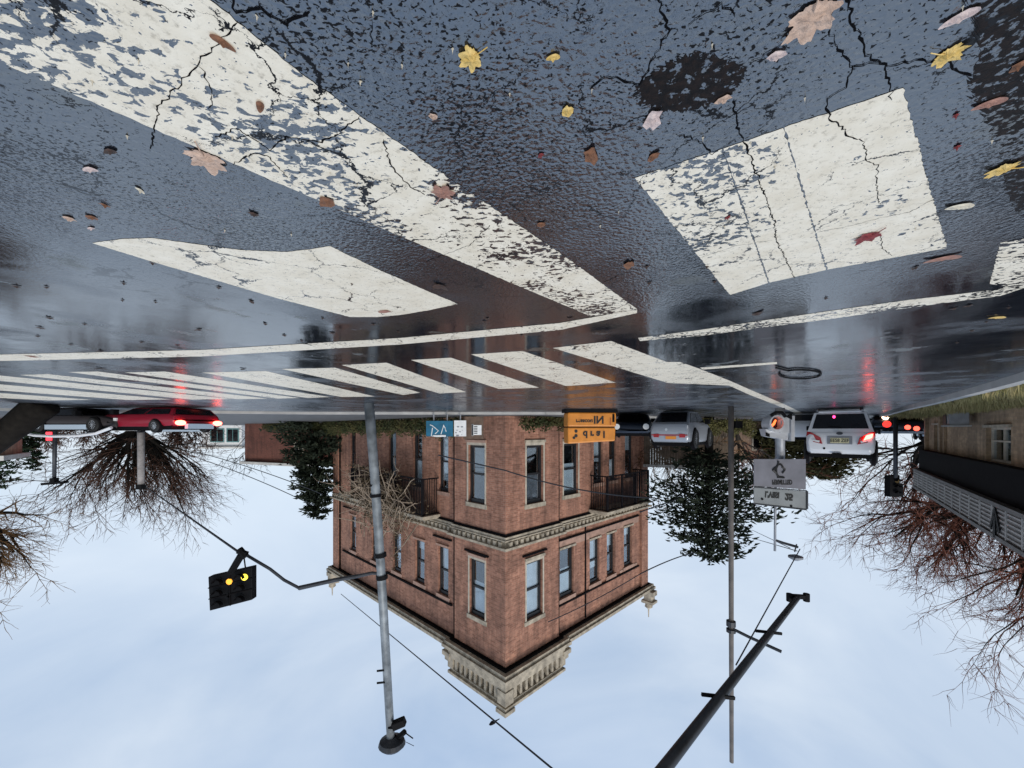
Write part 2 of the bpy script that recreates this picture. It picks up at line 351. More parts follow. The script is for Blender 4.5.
M_GREEN = mat('conifer_green', (.018,.036,.02), .8, col2=(.04,.065,.035), nscale=1.5, spec=.12)

rnd = random.Random(7)
A_DIR = Vector((.7132, .7010, 0)); B_DIR = Vector((-.7010, .7132, 0))     # the two streets
ROAD = Vector((-.628, .778, 0))                                            # our road, ahead
# ------------------------------------------------------------------ ground, road, pavement
g = MB(); xs_ = [-600,-60,-9,0,9,60,600]; ys_ = [-300,-20,0,3,9,40,120,900]
for i in range(len(xs_)-1):
    for j in range(len(ys_)-1): g.face([(xs_[i],ys_[j],0),(xs_[i+1],ys_[j],0),(xs_[i+1],ys_[j+1],0),(xs_[i],ys_[j+1],0)])
tag(g.build('road', M_ASPH), kind='structure')
rs = random.Random(8)
def sheet(name, pixels, z, m, polys=None):
    b = MB()
    for poly in (polys or [pixels]): 
        pts = [G(px, py, z) for px, py in poly]
        a = sum((pts[i].x * pts[(i+1) % len(pts)].y - pts[(i+1) % len(pts)].x * pts[i].y) for i in range(len(pts)))
        if a < 0: pts = pts[::-1]
        o_ = []
        for i in range(len(pts)):
            p, q = pts[i], pts[(i+1) % len(pts)]; L = (q-p).length; n = max(1, min(160, int(L/.013))); j = min(.0028, L*.01); o_.append(p)
            for k_ in range(1, n):
                o_.append(p.lerp(q, k_/n) + Vector((rs.uniform(-j,j), rs.uniform(-j,j), 0)))
        b.face(o_)
    return tag(b.build(name, m), kind='structure')
sheet('lane_stripe', [(-235,-40),(-60,36),(200,149),(400,236),(590,316),(612,314),(637,309),(560,253),(430,165),(300,73),(161,-40)], .0012, M_PAINT_WORN)
sheet('painted_block', None, .0012, M_PAINT_BLOCK, polys=[
    [(635,178),(722,149),(768,283),(730,295)], [(723.5,148.6),(783,128),(826,270),(769.5,282.6)], [(784.5,127.5),(903,88),(930,190),(947,248),(827.5,269.6)]])
sheet('arrow_marking', [(92,243),(122,239),(152,238),(195,244),(240,250),(287,252),(312,249),(330,246),(375,268),(418,287),(458,304),(430,310),(400,315),(378,317),(350,317),(280,299),(215,280),(150,261)], .0012, M_PAINT_CLEAN)
sheet('stop_line', [(-60,357),(0,354.5),(200,350),(400,338),(560,323),(637,309.5),(637,313),(560,330),(400,344.5),(200,356.5),(0,361),(-60,362.5)], .0024, M_PAINT)
sheet('edge_line', [(638,338),(700,330),(760,321),(830,311),(900,301),(960,294),(1000,289),(1024,277),(1060,262),(1060,270),(1024,288),(1000,296),(960,301),(900,309),(830,319),(760,328),(700,336),(640,341)], .0018, M_PAINT_WORN)
sheet('worn_paint_patch', [(1000,243),(1060,230),(1060,282),(1024,288),(990,284)], .0012, M_PAINT_WORN)
sheet('crosswalk', None, .0012, M_PAINT, polys=[
    [(553,348),(611,341),(672,364),(740,386),(668,383)], [(471,354.4),(522.6,351),(615.6,382.6),(565.8,386)], [(411,360),(451,357.7),(539,387.6),(499,389)],
    [(341.7,365),(386.5,362.7),(466,392),(439.6,393.5)], [(282,369),(335,367.7),(420,392.6),(403,395)], [(202.5,372.6),(265.6,371),(375,396.5),(342,397)],
    [(125,372.5),(165,371.5),(330,397),(308,398)], [(68,372),(98,371.5),(300,398),(278,398.6)], [(20,375),(48,374),(268,398.6),(238,399.2)],
    [(-40,377),(0,375.5),(232,399),(192,399.6)], [(-60,386),(0,384.3),(172,399.4),(128,400)], [(-60,395),(0,393),(92,399.8),(48,400.4)]])
sheet('guide_line', [(664,362),(690,370),(720,381.5),(750,395),(776,405),(808,418.5),(814,418.5),(786,405),(758,393),(728,380),(700,369),(680,362)], .0018, M_PAINT)
sheet('short_line', [(700,367.6),(777,362),(777,364),(703,369.6)], .0021, M_PAINT)
# pavement with kerb in front of the brick building (a real step)
def wp(px, D): return Vector((gx(px, D), D, 0))
KZ = .1
def kerb_pts(z=0):
    L = [Vector((30, 13.2, 0)), Vector((19.5, 14.2, 0)), Vector((14, 16.4, 0)), Vector((9, 17.8, 0)), Vector((3, 18.0, 0)), Vector((-1.5, 17.9, 0)), Vector((-4.2, 18.6, 0))]
    for s in (4, 9, 16, 30, 60): L.append(Vector((-4.4, 18.7, 0)) + ROAD * s)
    return L
kp = kerb_pts()
b = MB(); far = [Vector((-4.4,18.7,0)) + ROAD*60 + Vector((40,40,0)), Vector((60, 75, 0)), Vector((60, 13.2, 0))]
pts = kp + far; b.face([(p.x, p.y, KZ) for p in pts][::-1]); tag(b.build('pavement', mat('wet_pavement', (.10,.10,.10), .65, noise=.3, nscale=2)), kind='structure')
b = MB()
for i in range(len(kp) - 1): b.obox(kp[i] + Vector((0,0,KZ/2 + .004)), kp[i+1] + Vector((0,0,KZ/2 + .004)), .15, KZ + .012)
tag(b.build('kerb', mat('pale_kerb', (.40,.39,.37), .6, noise=.15, nscale=2)), kind='structure')
# right-hand kerb and verge
rk = [G(1250,312), G(1100,351), G(1003,380), G(970,389.5), G(940,398), G(905,407)]; rk += [rk[-1] + ROAD * s for s in (5, 15, 40)]
vz = .12
b = MB()
for i in range(len(rk) - 1): b.obox(rk[i] + Vector((0,0,vz/2)), rk[i+1] + Vector((0,0,vz/2)), .16, vz)
tag(b.build('verge_kerb', MAT['pale_kerb']), kind='structure')
out_dir = Vector((-.778, -.628, 0))
b = MB()
for i in range(len(rk) - 1):
    q = [rk[i], rk[i+1], rk[i+1] + out_dir * 9, rk[i] + out_dir * 9]
    b.face([(p.x, p.y, vz - .02) for p in q])
tag(b.build('verge_soil', mat('verge_soil', (.055,.05,.022), .95, col2=(.1,.085,.04), nscale=3, bump=.8, bscale=20)), kind='structure')
b = MB()
for i in range(len(rk) - 1):
    seg = rk[i+1] - rk[i]; n = int(min(5200, seg.length * 620)) if i < 6 else 1500
    for _ in range(n):
        p = rk[i] + seg * rnd.random() + out_dir * (rnd.random() ** 1.2 * 3.4 + .07); hgt = rnd.uniform(.05, .16) * (1 + .5 * math.sin(p.x * 3) * math.sin(p.y * 2.1))
        a = rnd.random() * 6.28; wd = rnd.uniform(.008, .02); dx, dy = math.cos(a) * wd, math.sin(a) * wd; lx, ly = rnd.uniform(-.06,.06), rnd.uniform(-.06,.06)
        b.face([(p.x-dx, p.y-dy, vz-.03), (p.x+dx, p.y+dy, vz-.03), (p.x+lx, p.y+ly, vz+hgt)])
tag(b.build('verge_grass', mat('wet_grass', (.17,.165,.05), .8, col2=(.42,.34,.17), nscale=2.4)), 'rough yellow-green grass on the verge beside the low grey brick building', 'grass', kind='stuff')

# cracks and a tar patch in the road
def crack_strip(b, pts, w0, z, r):
    P3 = []
    for i in range(len(pts) - 1):
        p, q = G(*pts[i], z), G(*pts[i+1], z); n = max(2, int((q - p).length / .010))
        for k in range(n): 
            t = k / n; P3.append(p.lerp(q, t) + Vector((r.uniform(-.0042,.0042), r.uniform(-.0042,.0042), 0)))
    P3.append(G(*pts[-1], z))
    prev = None
    for i, p in enumerate(P3):
        d = (P3[min(i+1, len(P3)-1)] - P3[max(i-1,0)]).normalized(); nrm = Vector((-d.y, d.x, 0)); ww = w0 * r.uniform(.35, 1.5)
        if i in (0, len(P3)-1): ww *= .2
        cur = (p + nrm * ww, p - nrm * ww)
        if prev: b.face([prev[0], prev[1], cur[1], cur[0]])
        prev = cur
cr = random.Random(3); b = MB()
CR = [([(838,-40),(852,20),(868,55),(884,66),(915,62),(945,60),(958,72),(975,76)], .0036), ([(884,66),(890,88),(892,100)], .003), ([(830,28),(835,45),(852,66),(884,64)], .003),
 ([(852,66),(846,88),(826,100),(830,118),(850,136),(864,142)], .0035), ([(864,142),(866,160),(878,165),(876,185),(880,205)], .0026),
 ([(733,100),(737,125),(752,160),(762,190),(775,225),(776,240),(795,278)], .004), ([(632,-40),(660,5),(668,32),(652,62),(640,85),(606,76),(590,90)], .003),
 ([(750,65),(790,40),(808,28)], .0025), ([(690,25),(720,5),(735,18)], .0025), ([(680,135),(700,142),(712,155),(735,140)], .003),
 ([(818,232),(850,226),(880,218),(910,212),(934,199)], .0022), ([(700,258),(735,246),(772,240)], .002), ([(880,235),(882,248),(892,256)], .003),
 ([(232,-10),(235,14),(262,10),(285,25),(310,12)], .004), ([(215,138),(236,128),(270,150),(285,137),(320,142),(345,132)], .004), ([(232,165),(252,153),(268,156),(288,178)], .0035),
 ([(150,150),(160,105),(176,88),(195,68),(215,45),(238,22)], .0026), ([(200,66),(212,90),(210,112)], .0024),
 ([(340,132),(360,118),(365,112)], .003), ([(384,140),(390,165),(408,185),(425,195)], .004), ([(425,262),(470,245),(490,225)], .003), ([(600,284),(620,275),(632,272)], .003),
 ([(370,20),(372,45)], .002)]
for pts, w0 in CR: crack_strip(b, pts, w0*.5, .0016, cr)
tag(b.build('road_cracks', mat('crack_black', (.004,.004,.005), .8, spec=.05)), kind='structure')
def blot(name, pixels, m):
    rr = random.Random(len(name)); P_ = [G(x, y, .0008) for x, y in pixels]; out = []
    for i in range(len(P_)):
        p, q = P_[i], P_[(i+1) % len(P_)]
        for k in range(12): out.append(p.lerp(q, k/12) + Vector((rr.uniform(-.007,.007), rr.uniform(-.007,.007), 0)))
    c_ = sum(out, Vector()) / len(out); out.sort(key=lambda p: math.atan2(p.y-c_.y, p.x-c_.x)); b = MB()
    for i in range(len(out)): b.face([c_, out[i], out[(i+1) % len(out)]])
    tag(b.build(name, m), kind='structure')
def tar_reflection_mat(lo):  # near-black speckle for the tar and for the painted tree reflection
    m = bpy.data.materials.new('tar_and_tree_reflection'); m.use_nodes = True; t = m.node_tree; b = t.nodes['Principled BSDF']; pos = t.nodes.new('ShaderNodeNewGeometry').outputs['Position']
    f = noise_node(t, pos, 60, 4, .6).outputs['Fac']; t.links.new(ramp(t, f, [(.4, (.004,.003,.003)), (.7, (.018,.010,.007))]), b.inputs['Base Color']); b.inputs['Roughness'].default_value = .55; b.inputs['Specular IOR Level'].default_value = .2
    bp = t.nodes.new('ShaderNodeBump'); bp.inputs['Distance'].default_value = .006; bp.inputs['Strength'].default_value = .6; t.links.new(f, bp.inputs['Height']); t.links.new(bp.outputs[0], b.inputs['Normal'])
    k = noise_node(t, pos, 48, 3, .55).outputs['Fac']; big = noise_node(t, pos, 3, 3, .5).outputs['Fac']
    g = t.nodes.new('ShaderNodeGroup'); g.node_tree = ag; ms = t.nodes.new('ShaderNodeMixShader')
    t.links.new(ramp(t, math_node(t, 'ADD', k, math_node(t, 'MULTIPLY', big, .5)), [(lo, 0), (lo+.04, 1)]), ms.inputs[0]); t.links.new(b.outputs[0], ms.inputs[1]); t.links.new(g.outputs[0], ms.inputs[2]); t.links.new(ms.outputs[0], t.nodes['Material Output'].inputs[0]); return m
M_TREE_REFL = tar_reflection_mat(.78); M_TAR = tar_reflection_mat(.86)
blot('dark_mulch_patch', [(962,-40),(968,10),(982,45),(966,88),(985,120),(1000,150),(1003,190),(1020,215),(1060,240),(1180,200),(1180,-40)], M_TREE_REFL)  # dark sheet paints a tree's reflection onto the road
c = G(688, 84, .003); n = 60; b = MB()
blot('tar_patch', [(633,92),(645,78),(662,66),(680,58),(700,52),(720,57),(740,64),(747,74),(738,86),(726,98),(705,106),(684,112),(660,110),(640,104)], M_TAR)

# ------------------------------------------------------------------ the red brick corner building
C0 = Vector((gx(505.5, 19.5), 19.5, 0)); LA, LB, HB = 21.05, 15.15, 12.6
bld = empty('brick_building', C0, math.atan2(A_DIR.y, A_DIR.x), label='two-storey red brick corner building with a stone cornice, balustrade and hanging iron balconies', cat='building')
def wall_holes(b, axis, s0, s1, z0, z1, off, holes, rev=.28):
    """wall in the plane y=off (axis 'a') or x=off (axis 'b') with window holes and reveals going inwards"""
    P3 = (lambda s, z, d=0: (s, off + d, z)) if axis == 'a' else (lambda s, z, d=0: (off + d, s, z))
    ss = sorted({s0, s1, *[h[0] for h in holes], *[h[1] for h in holes]}); zs = sorted({z0, z1, *[h[2] for h in holes], *[h[3] for h in holes]})
    ss = [s for s in ss if s0 <= s <= s1]
    for i in range(len(ss)-1):
        for j in range(len(zs)-1):
            cs, cz = (ss[i]+ss[i+1])/2, (zs[j]+zs[j+1])/2
            if any(h[0] < cs < h[1] and h[2] < cz < h[3] for h in holes): continue
            q = [P3(ss[i],zs[j]), P3(ss[i+1],zs[j]), P3(ss[i+1],zs[j+1]), P3(ss[i],zs[j+1])]
            b.face(q if axis == 'a' else q[::-1])
    for u0, u1, v0, v1 in holes:
        c = [(u0,v0),(u1,v0),(u1,v1),(u0,v1)]
        for k in range(4):
            p, q = c[k], c[(k+1) % 4]; b.face([P3(*p), P3(*q), P3(*q, rev), P3(*p, rev)])
REC = .16
lowA = [(16.95,17.95,.9,4.4),(13.7,14.7,.9,4.4),(10.75,11.75,.9,4.4),(7.55,8.6,.9,4.4),(4.85,5.8,.9,4.4)]; lowA0 = [(1.5,2.85,1.6,4.65)]
upA = [(16.95,17.95,7.6,10.4),(13.3,14.3,7.8,10.4),(10.1,11.15,7.7,10.4),(7.3,8.36,7.7,10.4),(4.85,5.85,7.6,10.45)]; upA0 = [(1.5,2.75,7.62,10.62)]
lowB = [(4.85,6.3,1.6,4.6),(8.0,9.05,.9,4.2),(9.85,10.75,.9,4.2),(11.95,13.1,.9,4.2)]; lowB0 = [(1.5,2.85,1.6,4.65)]
upB = [(4.5,5.85,7.65,10.5),(7.55,8.65,7.7,10.5),(9.56,10.55,7.7,10.5),(11.8,12.95,7.65,10.45)]; upB0 = [(1.5,2.8,7.68,10.65)]
PA, PB = 4.05, 4.2
b = MB()
wall_holes(b, 'a', 0, PA, 0, HB, 0, lowA0 + upA0); wall_holes(b, 'a', PA, LA, 0, HB, REC, lowA + upA)
wall_holes(b, 'b', 0, PB, 0, HB, 0, lowB0 + upB0); wall_holes(b, 'b', PB, LB, 0, HB, REC, lowB + upB)
b.face([(PA,0,0),(PA,REC,0),(PA,REC,HB),(PA,0,HB)]); b.face([(0,PB,0),(REC,PB,0),(REC,PB,HB),(0,PB,HB)])
# end pilasters, sill-panel frames
b.box((LA-1.1, 0, 0), (LA, REC+.01, HB)); b.box((0, LB-1.0, 0), (REC+.01, LB, HB))
b.face([(LA,REC,0),(LA,LB,0),(LA,LB,HB),(LA,REC,HB)]); b.face([(REC,LB,0),(LA,LB,0),(LA,LB,HB),(REC,LB,HB)])
b.face([(0,0,HB),(LA,0,HB),(LA,LB,HB),(0,LB,HB)])
b.build('wall', M_BRICK, bld, uv=True)
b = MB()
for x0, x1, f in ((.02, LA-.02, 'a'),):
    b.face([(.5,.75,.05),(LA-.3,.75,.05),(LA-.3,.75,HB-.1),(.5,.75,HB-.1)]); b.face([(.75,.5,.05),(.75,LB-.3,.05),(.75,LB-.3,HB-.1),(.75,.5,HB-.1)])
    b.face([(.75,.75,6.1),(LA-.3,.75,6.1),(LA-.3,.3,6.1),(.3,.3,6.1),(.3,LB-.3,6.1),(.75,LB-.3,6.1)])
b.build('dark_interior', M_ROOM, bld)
def window(axis, u0, u1, z0, z1, off, blind=0, cream=False, dim=.25, trim=True):
    """sash window: outer frame, meeting rail; glass, blind, sill and lintel as sub-parts"""
    def bx(b, s0, s1, y0, y1, d0, d1):
        if axis == 'a': b.box((s0, off+d0, y0), (s1, off+d1, y1))
        else: b.box((off+d0, s0, y0), (off+d1, s1, y1))
    b = MB(); fw = .11; zm = z0 + (z1-z0) * .5
    bx(b, u0+.002, u0+fw, z0+.002, z1-.002, .14, .26); bx(b, u1-fw, u1-.002, z0+.002, z1-.002, .14, .26)
    bx(b, u0+fw, u1-fw, z0+.002, z0+fw*1.2, .14, .26); bx(b, u0+fw, u1-fw, z1-.2, z1-.002, .12, .26); bx(b, u0+fw, u1-fw, zm-.05, zm+.05, .15, .25)
    f = b.build('window', M_FRAME, bld)
    b = MB(); bx(b, u0+fw, u1-fw, z0+fw*1.2, zm-.05, .22, .228); bx(b, u0+fw, u1-fw, zm+.05, z1-.2, .20, .208); b.build('pane', M_GLASS, f)
    if blind:
        b = MB(); h = abs(blind) * (z1 - z0 - .3)
        if blind > 0: bx(b, u0+fw+.03, u1-fw-.03, z0+.15, z0+.15+h, .245, .255)
        else: bx(b, u0+fw+.03, u1-fw-.03, z1-.2-h, z1-.2, .245, .255)
        b.build('blind', M_BLIND if dim < .5 else M_CURT, f)
    if cream:
        b = MB(); bx(b, u0-.09, u0-.001, z0-.1, z1, -.03, .1); bx(b, u1+.001, u1+.09, z0-.1, z1, -.03, .1); bx(b, u0-.088, u1+.088, z0-.14, z0-.001, -.04, .1); b.build('casing', M_FRAMEW, f)
    b = MB(); bx(b, u0-.16, u1+.16, z1+.001, z1+.22, -.06, .2); b.build('lintel', M_STONE2 if not cream else M_STONE, f)
    if trim:
        b = MB(); bx(b, u0-.12, u1+.12, z0-.12 - (.03 if cream else 0), z0-.001 - (.145 if cream else 0), -.1, .12) if not cream else bx(b, u0-.12, u1+.12, z0-.28, z0-.145, -.1, .12)
        b.build('sill', M_STONE if axis == 'b' else M_STONE2, f)
    return f
for i, h in enumerate(lowA): window('a', *h, REC, blind=[0,.35,.9,-.45,.85][i], dim=.2)
for i, h in enumerate(upA): window('a', *h, REC, blind=[.35,.9,.8,.2,.55][i], dim=.2)
window('a', *lowA0[0], 0, blind=.45, cream=True, dim=.8); window('a', *upA0[0], 0, blind=-.58, cream=True)
window('b', *lowB0[0], 0, blind=-.5, cream=True, dim=.8); window('b', *upB0[0], 0, blind=1.0, cream=True)
for i, h in enumerate(lowB): window('b', *h, REC, blind=[-.6,.6,-.4,.4][i], cream=(i == 0), dim=.2 if i else .2)
for i, h in enumerate(upB): window('b', *h, REC, blind=[-.55,.7,.3,.2][i], cream=False)
# string course with dentils
def course(b, z0, z1, pr):
    b.box((-pr, -pr, z0), (PA+pr, REC, z1)); b.box((PA+pr, REC-pr, z0), (LA+pr, REC+.02, z1))
    b.box((-pr, REC, z0), (REC, PB+pr, z1)); b.box((REC-pr, PB+pr, z0), (REC+.02, LB+pr, z1))
b = MB(); course(b, 6.02, 6.16, .14); course(b, 6.16, 6.22, .20); course(b, 6.5, 6.62, .32)
course(b, 6.22, 6.5, .06)
st = b.build('string_course', M_STONE, bld)
b = MB(); t = .05
while t < LA:
    o = 0 if t < PA else REC
    b.box((t, o-.24, 6.26), (t+.2, o-.05, 6.5)); t += .4
b.build('dentil_band', M_STONE, st); b = MB()
t = .05
while t < LB:
    o = 0 if t < PB else REC
    b.box((o-.24, t, 6.26), (o-.05, t+.2, 6.5)); t += .4
b.build('dentil_band', M_STONE, st)
b = MB(); course(b, 5.9, 6.02, .05)  # black course draws the shadow line beneath the string course
# thin dark ledges: above and below the upper windows, shade under the eaves painted black
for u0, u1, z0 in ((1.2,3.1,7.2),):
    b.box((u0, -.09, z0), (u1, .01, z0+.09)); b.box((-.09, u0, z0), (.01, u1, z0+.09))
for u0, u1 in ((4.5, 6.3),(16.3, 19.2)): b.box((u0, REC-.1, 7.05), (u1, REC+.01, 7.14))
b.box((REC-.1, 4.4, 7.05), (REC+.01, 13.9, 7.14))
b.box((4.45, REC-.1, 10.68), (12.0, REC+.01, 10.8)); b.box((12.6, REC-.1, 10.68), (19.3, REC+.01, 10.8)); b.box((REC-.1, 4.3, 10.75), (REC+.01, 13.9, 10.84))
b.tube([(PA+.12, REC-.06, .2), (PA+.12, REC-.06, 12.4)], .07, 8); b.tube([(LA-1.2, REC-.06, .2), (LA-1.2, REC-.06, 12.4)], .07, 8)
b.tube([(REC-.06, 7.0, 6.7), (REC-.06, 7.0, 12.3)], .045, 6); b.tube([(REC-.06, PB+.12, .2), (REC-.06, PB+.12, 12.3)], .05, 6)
course(b, 12.4, 12.5, .2); b.build('ledges_and_shade_lines', M_DARK, bld)
b = MB(); b.box((REC-.03, 4.4, 7.14), (REC+.01, 13.9, 7.58)); b.box((REC-.03,11.2,10.52),(REC+.01,13.7,10.7)); b.build('stone_panel', M_STONE2, bld)
b = MB(); course(b, 12.5, 12.68, .42); course(b, 12.68, 12.86, .52)
cor = b.build('cornice', M_STONE, bld)
# balustrade over the corner bay
b = MB()
def bal(axis, L):
    def bx(s0, s1, z0, z1, d0, d1): (b.box((s0, d0, z0), (s1, d1, z1)) if axis == 'a' else b.box((d0, s0, z0), (d1, s1, z1)))
    bx(-.45 if axis == 'a' else .0, L, 12.86, 13.22, -.45, .0); bx(-.36 if axis == 'a' else .0, L-.1, 13.86, 13.98, -.36, 0.); bx(-.48 if axis == 'a' else .0, L, 13.98, 14.12, -.48, .02)
    n = 8
    for k in range(n + 1):
        s = .35 + (L - .9) * k / n; ww = .11 if k in (0, n) else .08
        bx(s-ww, s+ww, 13.22, 13.86, -.33, -.09)
    bx(L-.35, L+.1, 13.22, 13.86, -.4, 0.); bx(L-.15, L+.5, 13.05, 13.3, -.5, -.1); bx(L-.05, L+.35, 13.3, 13.55, -.42, -.12)
bal('a', PA); bal('b', PB)
b.box((-.5,-.5,13.22),(.05,.05,13.86)); b.box((-.55,-.55,14.12),(.12,.12,14.3)); b.box((-.4,-.4,14.3),(-.05,-.05,14.42))
b.build('balustrade', M_STONE, bld)
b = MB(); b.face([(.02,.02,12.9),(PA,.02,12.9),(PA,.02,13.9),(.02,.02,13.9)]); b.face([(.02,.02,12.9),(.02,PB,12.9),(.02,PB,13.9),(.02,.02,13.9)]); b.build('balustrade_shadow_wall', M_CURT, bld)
for ex, ey in ((LA-.1, -.1), (-.1, LB-.1)):
    b = MB(); b.box((ex-.5, ey-.35, 12.87), (ex+.35, ey+.35, 13.2)); b.box((ex-.35, ey-.28, 13.2), (ex+.25, ey+.28, 13.6)); b.box((ex-.5, ey-.4, 13.6), (ex+.4, ey+.4, 13.78))
    b.tube([(ex, ey, 13.78), (ex, ey, 14.1), (ex, ey, 14.3), (ex, ey, 14.9)], [.22, .3, .06, .035], 8); b.build('finial', M_STONE, bld)
# hanging iron balconies
def balcony(axis, s0, s1, z1, z0, proj, off):
    b = MB()
    def bx(bb, a0, a1, c0, c1, d0, d1): (bb.box((a0, d0, c0), (a1, d1, c1)) if axis == 'a' else bb.box((d0, a0, c0), (d1, a1, c1)))
    bx(b, s0-.2, s1+.2, z1, z1+.14, off-proj-.15, off-.02); bx(b, s0-.1, s1+.1, z1+.14, z1+.24, off-proj+.0, off-.02)
    o = b.build('balcony', M_STONE, bld)
    b = MB()
    bx(b, s0, s1, z0, z0+.07, off-proj-.05, off-proj+.05); bx(b, s0, s1, z1-.1, z1-.04, off-proj-.03, off-proj+.03); bx(b, s0, s1, z0+.22, z0+.26, off-proj-.02, off-proj+.02)
    for s in (s0, s1):
        bx(b, s-.05, s+.05, z0, z1, off-proj-.06, off-proj+.06); bx(b, s-.04, s+.04, z0, z0+.07, off-proj, off-.02); bx(b, s-.03, s+.03, z1-.1, z1-.04, off-proj, off-.02)
        k = off - proj + .15
        while k < off - .05: bx(b, s-.015, s+.015, z0+.05, z1-.05, k-.015, k+.015); k += .16
    s = s0 + .15
    while s < s1: bx(b, s-.018, s+.018, z0+.05, z1-.05, off-proj-.018, off-proj+.018); s += .17
    for s in (s0 + (s1-s0)*.33, s0 + (s1-s0)*.66): bx(b, s-.05, s+.05, z0, z1, off-proj-.05, off-proj+.05)
    b.build('railing', M_IRON, o)
balcony('b', 7.6, 13.0, 5.75, 3.6, 1.2, REC)
balcony('a', 5.8, 15.2, 5.75, 3.6, 1.1, REC)

# leaf clouds, hedges, conifers, bare trees
def leaf_cloud(b, c, r3, n, size, rr):
    c = Vector(c)
    for _ in range(n):
        while True:
            q = Vector((rr.uniform(-1,1), rr.uniform(-1,1), rr.uniform(-1,1)))
            if q.length < 1: break
        p = c + Vector((q.x*r3[0], q.y*r3[1], q.z*r3[2])); a = Vector((rr.gauss(0,1), rr.gauss(0,1), rr.gauss(0,1))).normalized(); bb = a.orthogonal().normalized(); s = size * rr.uniform(.6,1.4)
        b.face([p - a*s, p + bb*s*.5, p + a*s, p - bb*s*.5])
def hedge(p, d, length, hgt, dep, label, m, seed, dens=260, size=.07):
    rr = random.Random(seed); b = MB(); p = Vector(p); d = Vector(d).normalized(); n = Vector((-d.y, d.x, 0)); k = int(length / .35)
    for i in range(k):
        c = p + d * (i + .5) * length / k; hh = hgt * (1 + .22*math.sin(i*1.7) + rr.uniform(-.15,.15))
        leaf_cloud(b, c + Vector((0,0,hh*.5)), (.34, dep*.6, hh*.55), int(dens*hgt), size, rr)
    e = empty('hedge', p, label=label, cat='hedge'); o = b.build('foliage', m, e); o.location = -p
    b = MB()
    for i in range(k): 
        c = p + d * (i + .5) * length / k; b.tube([c, c + Vector((rr.uniform(-.1,.1), rr.uniform(-.1,.1), hgt*.8))], [.025, .008], 5)
    o = b.build('stem', M_BARK, e); o.location = -p
    return e
hb = C0 + Vector((0,0,KZ))
hedge(hb + A_DIR*1.1 - B_DIR*1.0, A_DIR, 19.5, .95, .5, 'dark green hedge along the shaded side of the brick building', M_HEDGE, 1)
hedge(hb + B_DIR*.4 - A_DIR*.8, B_DIR, 13, .62, .45, 'low mossy hedge under the sunlit side of the brick building', M_HEDGE, 2)
hedge(hb + A_DIR*20.5 - B_DIR*1.4, A_DIR, 16, .7, .5, 'thin brown-green hedge reaching past the end of the brick building', M_HEDGE, 3, 180)

def bare_tree(name_label, base, trunk_h, height, spread, seed, m_tr, m_tw, r0=.22, lean=(0,0), n1=8, n2=5, n3=5, n4=3, droop=0, first=None, wig=.18, twig_r=.012, cat='tree', up1=.6, group=None):
    rr = random.Random(seed); T = MB(); Cn = MB(); base = Vector(base); o0 = Vector((0,0,0))
    def branch(p, d, L, r, lvl, mb, n):
        pts = [p]; k = 4 if lvl > 2 else 6; rad = [r]; q = p; dd = d.normalized()
        for i in range(k):
            dd = (dd + Vector((rr.gauss(0,wig), rr.gauss(0,wig), rr.gauss(0,wig) + (.06 if lvl < 3 else .03) - droop*.1))).normalized()
            q = q + dd * L / k; pts.append(q); rad.append(max(.004, r * (1 - .8*(i+1)/k)))
        mb.tube(pts, rad, n, cap=False); return pts, rad
    tp, tr = [], []
    top = Vector((lean[0], lean[1], trunk_h))
    pts = [o0, top*.33 + Vector((rr.gauss(0,.04), rr.gauss(0,.04), 0)), top*.66 + Vector((rr.gauss(0,.05), rr.gauss(0,.05), 0)), top]
    T.tube(pts, [r0*1.35, r0*1.05, r0*.95, r0*.85], 10)
    for i in range(n1):
        f = rr.uniform(.55, 1); p = pts[0].lerp(top, f) if i else top; a = 6.283 * (i + rr.uniform(-.3,.3)) / n1
        el = rr.uniform(.25, 1) * up1
        d = Vector((math.cos(a)*spread/height*1.6, math.sin(a)*spread/height*1.6, el + .25))
        if i == 0: d = Vector((lean[0]*.3, lean[1]*.3, 1))
        L = (height - trunk_h) * rr.uniform(.75, 1.05) * (1 if d.z > .6 else .85)
        P1, R1 = branch(p, d, L, r0 * rr.uniform(.4,.62), 1, T, 7)
        for j in range(n2):
            k = rr.randint(1, 5); dd = (P1[k] - P1[k-1]).normalized() + Vector((rr.gauss(0,.6), rr.gauss(0,.6), rr.gauss(.1,.45)))
            P2, R2 = branch(P1[k], dd, L*rr.uniform(.4,.6), R1[k]*.6 + .006, 2, T, 5)
            for m in range(n3):
                k2 = rr.randint(1, 6); dd = (P2[k2] - P2[k2-1]).normalized() + Vector((rr.gauss(0,.55), rr.gauss(0,.55), rr.gauss(.05,.45)))
                P3, R3 = branch(P2[k2], dd, L*rr.uniform(.2,.36), max(twig_r*1.2, R2[k2]*.6), 3, Cn, 4)
                for _ in range(n4):
                    k3 = rr.randint(1, 4); dd = (P3[k3] - P3[k3-1]).normalized() + Vector((rr.gauss(0,.6), rr.gauss(0,.6), rr.gauss(0,.5)))
                    branch(P3[k3], dd, L*rr.uniform(.1,.2), twig_r, 4, Cn, 3)
    e = empty('bare_tree', base, label=name_label, cat=cat, group=group); T.build('trunk', m_tr, e, smooth=True); Cn.build('crown', m_tw, e)
    return e
